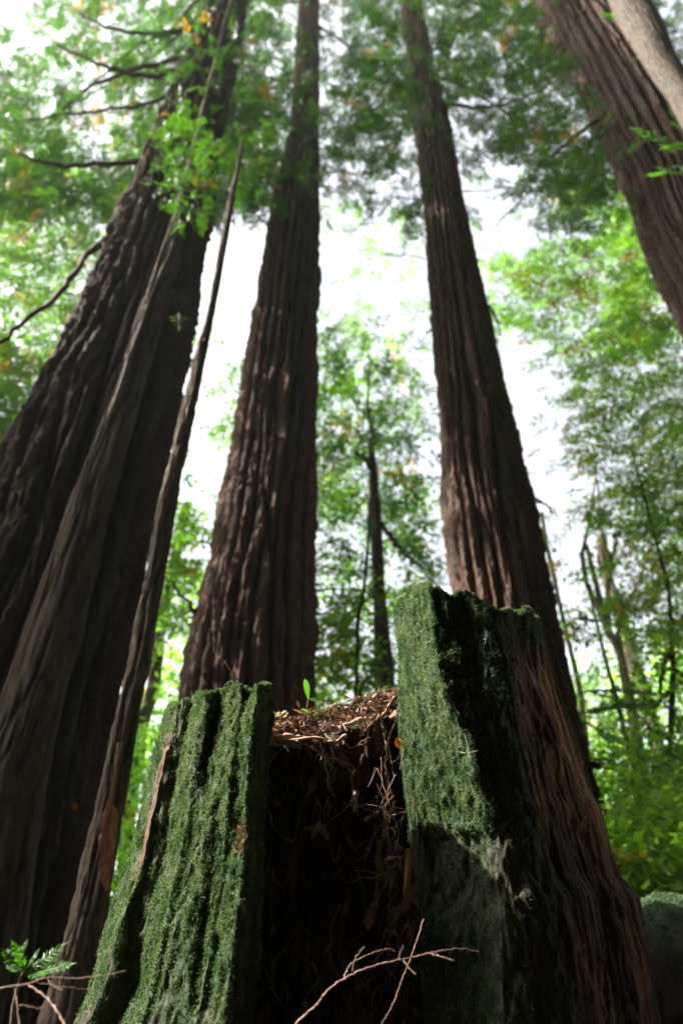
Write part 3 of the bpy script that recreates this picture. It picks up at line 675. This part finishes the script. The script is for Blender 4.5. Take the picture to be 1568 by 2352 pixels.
# --- hanging roots and fibres in the hollow
def hang(pts, r0, col, seed, depth, root=stump, part='dead_root', n=22, jit=.002, fork=0):
    r0 *= .65
    a = Acc(); Q = [P(x, y, depth) if len(q) == 2 else P(x, y, q[2]) for q in pts for (x, y) in [q[:2]]]
    pa = smooth_path(Q, n, jit, seed); tube(a, pa, np.linspace(r0, r0*.45, n), col, 6, .5, seed)
    r = np.random.default_rng(seed)
    for k in range(fork):
        i = r.integers(3, n-3); d = (pa[i]-pa[i-2]); d /= np.linalg.norm(d)+1e-9; d = d+r.normal(size=3)*.6; L = r.uniform(.03, .09)
        tube(a, smooth_path([pa[i], pa[i]+d*L*.5, pa[i]+d*L+np.array([0, 0, -.01])], 8, .002, seed+k), np.linspace(r0*.5, r0*.2, 8), col, 5)
    return a
RC = (.26, .15, .09); RL = (.42, .27, .18)
for k, (pts, r0, c, fk) in enumerate([
    ([(795, 1690), (760, 1705), (720, 1695), (650, 1702), (602, 1698)], .012, RL, 3),
    ([(735, 1700), (742, 1725), (755, 1755), (763, 1768)], .005, RL, 1), ([(760, 1715), (766, 1745), (763, 1765)], .005, RL, 0),
    ([(648, 1716), (622, 1750), (602, 1790)], .004, RC, 1), ([(745, 1740), (752, 1790), (756, 1818)], .005, RL, 1),
    ([(770, 1760), (765, 1790), (752, 1808)], .0035, RC, 0), ([(700, 1705), (750, 1740), (800, 1755), (822, 1772)], .008, (.30, .14, .07), 4),
    ([(905, 1602), (880, 1640), (855, 1660), (830, 1690)], .010, RC, 3), ([(870, 1640), (880, 1680), (886, 1720), (884, 1765)], .006, RL, 1),
    ([(916, 1640), (898, 1680), (886, 1720), (890, 1745)], .006, RL, 1), ([(886, 1765), (890, 1820), (882, 1880)], .005, RC, 1),
    ([(590, 1790), (606, 1830), (622, 1890)], .0035, RC, 0), ([(790, 1845), (830, 1855), (870, 1868)], .005, RC, 2),
    ([(940, 1950), (900, 1990), (870, 2010), (845, 2020)], .005, RL, 5), ([(905, 2000), (885, 2030), (858, 2080)], .004, RC, 4),
    ([(930, 1860), (912, 1930), (900, 1975)], .003, RC, 0), ([(820, 1990), (838, 2060), (834, 2120), (795, 2190)], .003, RC, 0),
    ([(915, 2040), (880, 2100), (868, 2150)], .003, RC, 1), ([(640, 1705), (700, 1712), (760, 1700), (810, 1715), (850, 1700)], .006, RC, 3)]):
    a = hang(pts, r0, c, 100+k, 2.50, fork=fk); link('dead_root', a.mesh('dead_root', M_TWIG), stump)

r = np.random.default_rng(91); a = Acc()
for k in range(150):
    near = r.uniform() < .6
    px = r.uniform(860, 945) if near else r.uniform(600, 900); py = r.uniform(1730, 2330); Y = r.uniform(2.36, 2.50) if near else r.uniform(2.46, 2.56)
    L = r.uniform(.03, .16); p0 = P(px, py, Y); d = np.array([r.normal()*.5, r.normal()*.2, -1]); d /= np.linalg.norm(d)
    pa = smooth_path([p0, p0+d*L*.4+r.normal(size=3)*.012, p0+d*L+r.normal(size=3)*.02], 9, .001, k); col = np.array([.26, .14, .08])*r.uniform(.3, 1.3)
    tube(a, pa, np.linspace(.0016, .0008, 9)*r.uniform(.6, 1.6), col, 4, ends=False)
    if r.uniform() < .45:
        V = (rot_to(frond(8, .26, .05, k, 50)*r.uniform(.03, .07), d+r.normal(size=3)*.4, np.array([0, -1., .2]))+pa[-1]).reshape(-1, 3); a.add(V, np.arange(len(V)).reshape(-1, 4), col*1.3)
link('hanging_fibres', a.mesh('hanging_fibres', M_DEAD, False), stump)['kind'] = 'stuff'
def flap(x0, y0, x1, y1, w, Y, col, seed):
    a = Acc(); n = 24; c0, c1 = P(x0, y0, Y), P(x1, y1, Y-.01); r = np.random.default_rng(seed); V = []
    for k in range(n):
        t = k/(n-1); c = c0*(1-t)+c1*t; ww = w*(1-.5*t)*(1+.3*noise(t*6, seed, 0))+.0; e = .012*math.sin(t*4+seed)
        V += [c+np.array([-ww, e, .01*r.normal()*.3]), c+np.array([0, e-.006, 0]), c+np.array([ww, e+.003, 0])]
    V = np.array(V); F = np.array([[3*k+j, 3*k+j+1, 3*k+j+4, 3*k+j+3] for k in range(n-1) for j in (0, 1)]); B = V+np.array([0, .004, 0])
    a.add(np.concatenate([V, B]), np.concatenate([F, F[:, ::-1]+len(V)]), col); link('torn_bark', a.mesh('torn_bark', M_STUMP), stump)
flap(944, 1950, 930, 2065, .014, 2.34, (.30, .14, .05), 1); flap(905, 1965, 880, 1985, .012, 2.42, (.34, .15, .06), 2); flap(816, 1815, 814, 1862, .010, 2.50, (.42, .28, .18), 3); flap(872, 1930, 868, 2010, .012, 2.50, (.20, .11, .03), 4)

# --- litter of needles and bark on the ledge of the hollow
def litter():
    r = np.random.default_rng(33); a = Acc()
    nn = 1500
    for k in range(nn):
        t = r.uniform(); px = 596+t*320; py = np.interp(px, [590, 640, 660, 700, 760, 820, 870, 916], [1700, 1688, 1676, 1682, 1672, 1650, 1630, 1592])+r.normal()*9-abs(r.normal())*5
        Y = 2.52+r.uniform()*.5; c = P(px, py, 2.52+r.uniform(0, .12)); 
        if r.uniform() < .5: c = P(px, np.interp(px, [590, 916], [1690, 1600])+r.normal()*14, 2.56)
        d = r.normal(size=3); d[2] *= .35; d /= np.linalg.norm(d); L = r.uniform(.015, .07); s = np.cross(d, r.normal(size=3)); s /= np.linalg.norm(s)
        w = r.uniform(.002, .006); col = np.array([.23, .135, .09])*r.uniform(.3, 1.6)
        if r.uniform() < .12: col = np.array([.5, .40, .33])
        a.add([c-d*L/2, c+s*w, c+d*L/2, c-s*w], np.array([[0, 1, 2, 3]]), col)
    # a pale flake of wood lying on the ledge
    for (x0, y0, x1, y1, w) in [(604, 1697, 700, 1694, .012), (790, 1668, 850, 1650, .010), (612, 1706, 690, 1716, .010)]:
        A_, B_ = P(x0, y0, 2.50), P(x1, y1, 2.52); q = smooth_path([A_, (A_+B_)/2+np.array([0, 0, .004]), B_], 16, .002, 3)
        tube(a, q, np.linspace(w, w*.5, 16), (.55, .38, .30), 6, .6, 4)
    o = link('leaf_litter', a.mesh('leaf_litter', M_DEAD, False)); tag(o, 'reddish brown litter of dead needles and twigs lying on the ledge of the hollow stump', 'leaf litter', kind='stuff')
litter()
# small mossy hump on the ledge
def hump():
    c = P(650, 1664, 2.60); n = 40; u, v = np.meshgrid(np.linspace(0, math.pi, n), np.linspace(0, 2*math.pi, 2*n), indexing='ij')
    d = np.stack([np.sin(u)*np.cos(v), np.sin(u)*np.sin(v), np.cos(u)], -1); R = .042*(1+.35*fbm(d[..., 0]*2.5, d[..., 1]*2.5, d[..., 2]*2.5, 3))
    V = c+d*R[..., None]*np.array([1.15, 1, .95]); m = 2*n; i, j = np.meshgrid(np.arange(n-1), np.arange(m-1), indexing='ij')
    F = np.stack([i*m+j, (i+1)*m+j, (i+1)*m+j+1, i*m+j+1], -1).reshape(-1, 4)
    t = sstep(-.3, .3, fbm(d[..., 0]*6, d[..., 1]*6, d[..., 2]*6, 2))
    link('wood_knob', mesh_np('wood_knob', V.reshape(-1, 3), F, M_STUMP, mixc(np.broadcast_to(np.array([.30, .17, .08]), V.shape), np.array([.16, .19, .06]), t).reshape(-1, 3)), stump)
hump()

# --- twigs resting on the stump
def twig(name, label, paths, col, seed, jit=.0007, group=None, thick=.5, cat='twig', knob=.35):
    a = Acc(); first = None
    for k, (pts, r0, r1_) in enumerate(paths):
        Q = [P(*q) for q in pts]; pa = smooth_path(Q, 8*len(Q), jit, seed+k)
        if first is None: first = pa[0]
        tube(a, pa, np.linspace(r0, r1_, len(pa))*thick, col, 6, knob, seed+k)
    o = link(name, a.mesh(name, M_TWIG)); return tag(o, label, cat, group)
twig('dead_twig', 'short knobbly twig sticking up from the top of the left mossy shard', [([(562, 1590, 2.2), (545, 1560, 2.2), (530, 1540, 2.19), (516, 1516, 2.18)], .0035, .0065), ([(536, 1548, 2.19), (528, 1549, 2.19)], .003, .002)], (.20, .11, .08), 201)
twig('dead_twig', 'thin dark twig leaning across the left end of the litter ledge', [([(609, 1645, 2.42), (625, 1680, 2.44), (640, 1712, 2.46), (648, 1740, 2.5)], .004, .003)], (.05, .025, .02), 202)
twig('dead_twig', 'short pale twig stuck in the moss on the front of the tall right side', [([(1034, 1607, 2.15), (1048, 1632, 2.145), (1064, 1660, 2.15)], .003, .0022)], (.38, .24, .18), 203)
twig('dead_twig', 'tiny hooked pale sliver high on the dark moss of the tall right side', [([(1110, 1468, 2.14), (1115, 1468, 2.135), (1113, 1478, 2.14)], .0016, .001)], (.5, .5, .4), 204)
twig('dead_twig', 'thin greenish straw poking right from the lit moss of the tall right side', [([(1054, 1727, 2.12), (1072, 1730, 2.10), (1096, 1724, 2.08)], .0018, .0012)], (.30, .32, .14), 205)
PINK = (.42, .27, .21)
twig('fallen_branch', 'long thin pale branch arching across the bottom centre in front of the stump', [
    ([(655, 2390, 1.90), (690, 2340, 1.89), (727, 2308, 1.87), (757, 2271, 1.86), (810, 2237, 1.86), (859, 2218, 1.86), (916, 2204, 1.86), (985, 2190, 1.86), (1035, 2180, 1.88), (1070, 2180, 1.90), (1098, 2186, 1.92)], .0036, .0012),
    ([(985, 2190, 1.86), (1011, 2197, 1.85), (1042, 2206, 1.84)], .002, .0012),
    ([(788, 2252, 1.86), (802, 2218, 1.88), (840, 2195, 1.89), (888, 2180, 1.9), (906, 2184, 1.9)], .002, .001),
    ([(808, 2237, 1.86), (815, 2202, 1.85), (836, 2174, 1.84)], .0015, .001),
    ([(925, 2204, 1.86), (938, 2222, 1.85), (957, 2241, 1.84)], .0016, .001), ([(916, 2204, 1.86), (918, 2190, 1.86), (926, 2172, 1.86)], .0015, .001)], PINK, 206)
twig('fallen_branch', 'straight thin stick slanting down behind the arching pale branch', [([(972, 2112, 2.02), (947, 2190, 2.0), (928, 2237, 1.98), (902, 2304, 1.97), (866, 2375, 1.95)], .0026, .0016)], (.34, .20, .13), 207)
twig('fallen_branch', 'pale forked branch reaching across the lower left corner', [
    ([(-40, 2280, 1.75), (0, 2270, 1.75), (65, 2260, 1.76), (108, 2246, 1.77), (167, 2247, 1.78), (237, 2241, 1.80), (288, 2230, 1.82)], .0036, .0014),
    ([(65, 2261, 1.76), (108, 2292, 1.74), (135, 2327, 1.72), (160, 2375, 1.70)], .0030, .0042),
    ([(108, 2247, 1.77), (124, 2265, 1.76), (145, 2275, 1.75)], .002, .0012),
    ([(85, 2256, 1.77), (140, 2266, 1.78), (225, 2273, 1.80)], .0014, .0009),
    ([(34, 2270, 1.75), (40, 2306, 1.74), (46, 2370, 1.72)], .002, .002), ([(40, 2307, 1.74), (66, 2311, 1.74), (89, 2317, 1.74), (102, 2308, 1.74)], .0016, .001)], PINK, 208)

# --- curled dead needle sprigs caught on the stump
def dead_sprig(px, py, Y, L, ang, label, seed):
    d = np.array([math.cos(ang), -.15, math.sin(ang)]); V = rot_to(frond(11, .26, .05, seed, 50)*L, d, np.array([0, -1., .2]))+P(px, py, Y)
    V = V.reshape(-1, 3); o = link('dead_sprig', mesh_np('dead_sprig', V, np.arange(len(V)).reshape(-1, 4), M_DEAD, np.broadcast_to(np.array([.42, .20, .12]), V.shape), False))
    tag(o, label, 'dead sprig', 'dead needle sprigs caught on the stump')
dead_sprig(1085-0-0, 2488*.845, 2.2, .001, 1.0, 'x', 1) if False else None
dead_sprig(920, 2100, 2.42, .09, 1.0, 'reddish dead sprig lit against the left side of the tall right post, low down', 301)
dead_sprig(1006-70, 2060, 2.40, .07, -2.2, 'small reddish dead sprig above the lower one beside the tall right post', 302)
dead_sprig(727, 1885, 2.48, .07, -1.0, 'pale curled dead sprig hanging in the dark hollow', 303)
dead_sprig(865, 2060, 2.44, .09, -1.9, 'dangling dead sprig in the dark between the hollow and the tall right post', 304)
dead_sprig(545, 1965, 2.06, .085, 1.5, 'brown dead sprig lying in the moss on the right side of the left shard', 305)

# --- shelf of torn brown bark in the hollow, and the orange fallen leaves
def leaf(px, py, Y, s, label, col, seed, name='fallen_leaf'):
    r = np.random.default_rng(seed); c = P(px, py, Y); n = 8; V = []; 
    for k in range(n+1):
        t = k/n; w = math.sin(math.pi*min(1, .02+t*.98))**.8*.36; V += [[-w, -.10*math.sin(t*3), t], [0, .06-.10*math.sin(t*3), t], [w, -.10*math.sin(t*3), t]]
    V = np.array(V)*s; a = r.uniform(-.5, .5); R = np.array([[math.cos(a), 0, math.sin(a)], [0, 1, 0], [-math.sin(a), 0, math.cos(a)]]); V = V@R.T+c-np.array([0, 0, s/2])
    F = [[3*k+j, 3*k+j+1, 3*k+j+4, 3*k+j+3] for k in range(n) for j in (0, 1)]
    o = link(name, mesh_np(name, V, np.array(F), M_DEAD, np.broadcast_to(np.array(col), V.shape))); return tag(o, label, 'fallen leaf', 'orange dead leaves caught on the bark')
leaf(914, 1706, 2.40, .034, 'bright orange dead leaf tucked against the left edge of the tall mossy post', (.85, .26, .02), 1)
leaf(176, 1852, 5.6, .06, 'small orange leaf stuck low on the dark left redwood', (.75, .25, .03), 2)
leaf(156, 2105, 7.0, .12, 'orange leaf low in the gap left of the slender peeling trunk', (.85, .22, .02), 3)
leaf(1443, 98, 4.5, .07, 'orange leaf high up on the pale trunk in the top right corner', (.85, .16, .02), 4)

# ================================================================== MOSSY LOG at the right, lying behind the stump
def log():
    A_ = P(1330, 2085, 3.6); B_ = P(1800, 2040, 3.3); R0 = .42
    n = 160; m = 90; t = np.linspace(-.3, 2.6, n); c = A_[None]+(B_-A_)[None]*t[:, None]; c[:, 2] -= R0
    d = (B_-A_)/np.linalg.norm(B_-A_); s = np.cross(d, [0, 0, 1.]); s /= np.linalg.norm(s); u = np.cross(s, d)
    ph = np.linspace(0, 2*math.pi, m, endpoint=False); T, PH = np.meshgrid(t, ph, indexing='ij')
    R = R0*(1+.05*fbm(T*6, np.cos(PH)*2, np.sin(PH)*2, 3)+.05*noise(T*2, np.cos(PH), np.sin(PH)+4))
    V = c[:, None]+R[..., None]*(np.cos(PH)[..., None]*s+np.sin(PH)[..., None]*u)
    i, j = np.meshgrid(np.arange(n-1), np.arange(m), indexing='ij'); F = np.stack([i*m+j, i*m+(j+1) % m, (i+1)*m+(j+1) % m, (i+1)*m+j], -1).reshape(-1, 4)
    top = sstep(.2, .8, np.sin(PH)); C = mixc(np.broadcast_to(np.array([.03, .022, .014]), V.shape), MOSSC*.6, top)
    r = empty('fallen_log', (float(c[80, 0]), float(c[80, 1]), 0), 'thick fallen log with a mossy top lying behind the stump at the lower right', 'fallen log')
    link('log_body', mesh_np('log_body', V.reshape(-1, 3), F, M_STUMP, C.reshape(-1, 3)), r)
    G = np.concatenate([V, V[:, :1]], 1); N = G-c[:, None]; N /= np.linalg.norm(N, axis=2)[..., None]
    mo = link('moss', moss_on([((G, N, np.concatenate([top, top[:, :1]], 1), np.zeros(G.shape[:2])), 1.0)], 12000, 9, .009), r); tag(mo, kind='stuff')
log()

# ================================================================== SMALL LIVING PLANTS
def sprig(root, part, start, direction, length, nfr, seed, col=(.07, .17, .025), leafL=.16, stemr=.003, up=(0, 0, 1.), fl=.45, droop=.2, fr=(19, .17, .030)):
    """a living redwood sprig: one stem with flat fronds either side, every needle a leaf"""
    r = np.random.default_rng(seed); d = np.array(direction, float); d /= np.linalg.norm(d); up = np.array(up, float)
    S = np.cross(up, d); S /= np.linalg.norm(S); a = Acc(); path = []
    for k in range(12): t = k/11; path.append(start+d*length*t-np.array([0, 0, droop*length*t*t]))
    path = np.array(path); tube(a, path, np.linspace(stemr, stemr*.4, 12), (.12, .10, .05), 5)
    for i in range(nfr):
        t = .08+.92*i/nfr; s = -1 if i % 2 else 1; q = t*11; k = min(10, int(q)); b = path[k]*(1-(q-k))+path[k+1]*(q-k)
        an = math.radians(50+r.normal()*8); D = d*math.cos(an)+S*s*math.sin(an)+up*r.normal()*.12-np.array([0, 0, .12]); L = length*fl*(1-.55*t)*r.uniform(.8, 1.15)
        V = (rot_to(frond(*fr, seed*9+i, 62)*L, D, up+r.normal(size=3)*.2)+b).reshape(-1, 3)
        a.add(V, np.arange(len(V)).reshape(-1, 4), np.repeat(np.array(col)*r.uniform(.7, 1.3), 1)[None])
    V = (rot_to(frond(*fr, seed*9+99, 62)*length*.3, path[-1]-path[-3], up)+path[-2]).reshape(-1, 3); a.add(V, np.arange(len(V)).reshape(-1, 4), col)
    return link(part, a.mesh(part, M_LEAF, False), root)
# low seedling at the lower left
b0 = P(40, 2480, 1.95); b0[2] = 0
sl = empty('redwood_seedling', b0, 'small bright green redwood seedling with feathery fronds at the lower left corner', 'seedling')
a = Acc(); tube(a, smooth_path([b0, P(30, 2330, 1.95), P(60, 2235, 1.95)], 18, .003, 4), np.linspace(.006, .003, 18), (.12, .10, .06), 6); link('stem', a.mesh('stem', M_TWIG), sl)
sc_ = P(60, 2235, 1.95); grn = (.075, .20, .025)
for k, (x0, y0, x1, y1, dY_) in enumerate([(60, 2235, -6, 2168, 0), (58, 2225, 22, 2150, -.02), (45, 2200, 68, 2148, .01), (62, 2222, 98, 2170, -.03), (70, 2228, 172, 2152, .02), (78, 2236, 190, 2208, -.02), (95, 2232, 140, 2190, .03), (50, 2232, 8, 2215, .02), (64, 2240, 118, 2236, -.04)]):
    A_ = P(x0, y0, 1.95); B_ = P(x1, y1, 1.95+dY_); L = np.linalg.norm(B_-A_)
    V = (rot_to(frond(18, .24, .042, 400+k, 60)*L*.8, B_-A_, np.array([.1*k-.4, -.75, .55]))+A_).reshape(-1, 3)
    f_ = Acc(); f_.add(V, np.arange(len(V)).reshape(-1, 4), np.array(grn)*(.7+.08*k)); tube(f_, np.array([sc_, A_*.6+sc_*.4, A_]), [.0014]*3, (.14, .12, .06), 4, ends=False)
    link('frond', f_.mesh('frond', M_LEAF, False), sl)
# leafy seedling on the ledge
b1 = P(742, 1660, 2.75)
sd2 = empty('huckleberry_seedling', b1, 'tiny seedling with glossy pointed leaves growing from the litter in the stump notch', 'seedling')
def seedling(root, base_px, tip_px, Y, leaves, seed):
    a = Acc(); q = smooth_path([P(*base_px, Y), P((base_px[0]+tip_px[0])/2-4, (base_px[1]+tip_px[1])/2, Y), P(*tip_px, Y)], 14, .0015, seed)
    tube(a, q, np.linspace(.003, .0018, 14), (.16, .09, .05), 5); link('stem', a.mesh('stem', M_TWIG), root)
    for k, (x0, y0, x1, y1) in enumerate(leaves):
        A_ = P(x0, y0, Y); B_ = P(x1, y1, Y-.02); d = B_-A_; L = np.linalg.norm(d); d /= L; s = np.cross(d, [0, -1, .25]); s /= np.linalg.norm(s); V = []
        for i in range(9):
            t = i/8; w = .30*L*math.sin(math.pi*(.04+.94*t))**.8*.5; c = A_+d*L*t+np.array([0, 0, .08*L*math.sin(3*t)])
            V += [c-s*w+np.array([0, -.15*w, .3*w]), c, c+s*w+np.array([0, -.15*w, .3*w])]
        F = [[3*i+j, 3*i+j+1, 3*i+j+4, 3*i+j+3] for i in range(8) for j in (0, 1)]
        link('leaf', mesh_np('leaf', np.array(V), np.array(F), M_LEAF, np.broadcast_to(np.array([.08, .20, .03]), (27, 3))), root)
seedling(sd2, (709, 1664), (709, 1605), 2.62, [(708, 1606, 700, 1560), (709, 1606, 745, 1618), (712, 1645, 765, 1640), (712, 1640, 690, 1630), (710, 1650, 750, 1662)], 5)
seedling(sd2, (786, 1654), (782, 1630), 2.66, [(782, 1632, 800, 1640), (782, 1634, 764, 1648), (783, 1640, 795, 1655)], 6)
# near sprigs on the big trunks
NG = (.075, .19, .03)
for k, (x, y, Y, d, L, n, c) in enumerate([(455, 470, 4.9, (-.35, -.3, .75), .75, 12, (.06, .14, .03)), (430, 420, 4.85, (.35, -.3, .6), .6, 10, (.07, .16, .035)), (440, 440, 4.85, (-.9, -.2, .15), .55, 10, (.06, .14, .03)),
                                  (470, 480, 4.9, (.1, -.4, -.7), .6, 9, (.07, .13, .05)), (410, 720, 4.9, (.2, -.3, -.8), .35, 7, (.08, .15, .05))]):
    sprig(r1b, 'sprig', P(x, y, Y), d, L, n, 500+k, c, stemr=.006, up=(.1, -.8, .6), fl=.4, fr=(13, .20, .05))
for k, (x, y, Y, d, L, n, c) in enumerate([(1450, 60, 5.3, (-.8, -.3, .1), .6, 10, NG), (1440, 40, 5.3, (-.5, -.4, -.5), .5, 10, (.09, .22, .03)), (1470, 130, 5.2, (-.4, -.3, -.8), .35, 6, (.10, .24, .04)),
                                  (1560, 340, 4.9, (-.8, -.3, .2), .65, 11, NG), (1550, 330, 4.9, (-.4, -.3, -.7), .6, 11, (.10, .24, .03)), (1560, 400, 4.9, (-.7, -.3, -.4), .6, 10, NG), (1545, 380, 4.9, (.2, -.3, -.8), .45, 8, (.13, .28, .03)),
                                  (1560, 300, 4.9, (-.2, -.3, .7), .4, 8, NG)]):
    sprig(r4, 'sprig', P(x, y, Y), d, L, n, 520+k, c, stemr=.006, up=(.1, -.8, .6), fl=.42, fr=(12, .24, .07))
for k, (x, y, Y, d, L, n) in enumerate([(1330, 1640, 6.3, (.9, -.3, .15), .75, 12), (1330, 1590, 6.3, (.9, -.2, .05), .6, 10), (1345, 1660, 6.2, (.6, -.3, -.5), .45, 9), (1340, 1740, 6.4, (.8, -.2, -.1), .35, 8), (1315, 1420, 6.5, (.8, -.3, -.2), .5, 9)]):
    sprig(r3, 'sprig', P(x, y, Y), d, L, n, 540+k, (.035, .09, .022), stemr=.008, up=(.1, -.5, .8), fl=.5, fr=(11, .26, .10))

# ================================================================== UNSEEN TREES ADDED TO SHADE THE GROVE, round and behind the camera
def grove():
    r = np.random.default_rng(77); n = 5200; me = {}
    def crown_mesh(seed):
        r = np.random.default_rng(seed); d = r.normal(size=(n, 3)); d /= np.linalg.norm(d, axis=1)[:, None]; R = r.uniform(size=(n, 1))**.45
        p = d*R*np.array([3.2, 3.2, 5.5])+np.array([0, 0, 8.0]); cn = fbm(p[:, 0]/1.4+seed, p[:, 1]/1.4, p[:, 2]/1.4, 2); p = p[cn > -.35]; k = len(p)
        D = d[:k].copy(); D[:, 2] = -.2; t = r.uniform(size=(k, 1)); C = np.array(GREENS['deep'])*(1-t)+np.array(GREENS['mid'])*t
        V, F, C = place(T_BROAD, p, D, 1.1*r.uniform(.7, 1.3, k), C, r); return mesh_np('crown', V, F, M_LEAF, C, False)
    cm = [crown_mesh(1), crown_mesh(2)]; tr = None
    a = Acc(); tube(a, smooth_path([[0, 0, -.3], [.05, 0, 3], [-.05, .05, 7], [0, 0, 13]], 30, .02, 5), np.linspace(.32, .05, 30), (.12, .08, .06), 12, .3, 3); tm = a.mesh('trunk', M_LIMB)
    for k, (x, y, s, w) in enumerate(GROVE):
        e = empty('shade_tree', (x, y, max(0, (-y-6.5)*.95)), 'leafy tree added to shade the grove, standing outside the picture', 'tree', 'added shade trees around the clearing')
        c = link('crown', cm[k % 2]); t_ = link('trunk', tm)
        for q in (c, t_): q.parent = e
        e.scale = (s*w, s*w, s); e.rotation_euler = (0, 0, k*1.3)
GROVE = [(-6, -4.5, 1.0, 1), (-1.5, -5, 1.1, 1), (3.5, -4.5, 1.0, 1), (7.5, -2, 1.05, 1), (-10, -7, 1.3, 1.1), (1, -10, 1.4, 1.2), (8, -8, 1.3, 1.1), (-2.5, -2.2, .5, .9), (2.5, -2.2, .5, 1), (0, -2.6, .45, 1), (-5, -1.6, .5, 1), (5, -1.0, .5, 1), (-11.5, 12.0, 1.3, 1), (-11, 5.6, 1.0, .5), (0.8, -3.2, 2.1, .75), (5.0, -3.0, 1.9, .7), (8.5, -3.5, 2.0, .8), (-8, -4, 1.9, .8), (0.5, -7.5, 2.2, .9), (12, -1, 1.6, .9), (-4.2, -3.6, 2.0, .7), (3.2, -5.5, 2.2, .8), (-1.8, -5.5, 2.2, .8), (-7, -1.8, 1.1, .8), (-3.4, 1.2, .19, .9), (-3.3, 2.8, .17, 1.2)]
grove()

# ================================================================== HAZE in the air of the grove
def haze(density=.0005):
    m = bpy.data.materials.new('haze'); m.use_nodes = True; n = m.node_tree; n.nodes.clear()
    o = n.nodes.new('ShaderNodeOutputMaterial'); v = n.nodes.new('ShaderNodeVolumePrincipled')
    v.inputs['Color'].default_value = (.93, .97, .92, 1); v.inputs['Density'].default_value = density; v.inputs['Anisotropy'].default_value = .35
    n.links.new(v.outputs[0], o.inputs['Volume'])
    x0, x1, y0, y1, z0, z1 = -262, 262, -262, 266, -3.5, 40
    V = np.array([[x, y, z] for x in (x0, x1) for y in (y0, y1) for z in (z0, z1)], float)
    F = np.array([[0, 1, 3, 2], [4, 6, 7, 5], [0, 4, 5, 1], [2, 3, 7, 6], [0, 2, 6, 4], [1, 5, 7, 3]])
    ob = link('haze', mesh_np('haze', V, F, m, None, False)); tag(ob, kind='stuff')
haze()
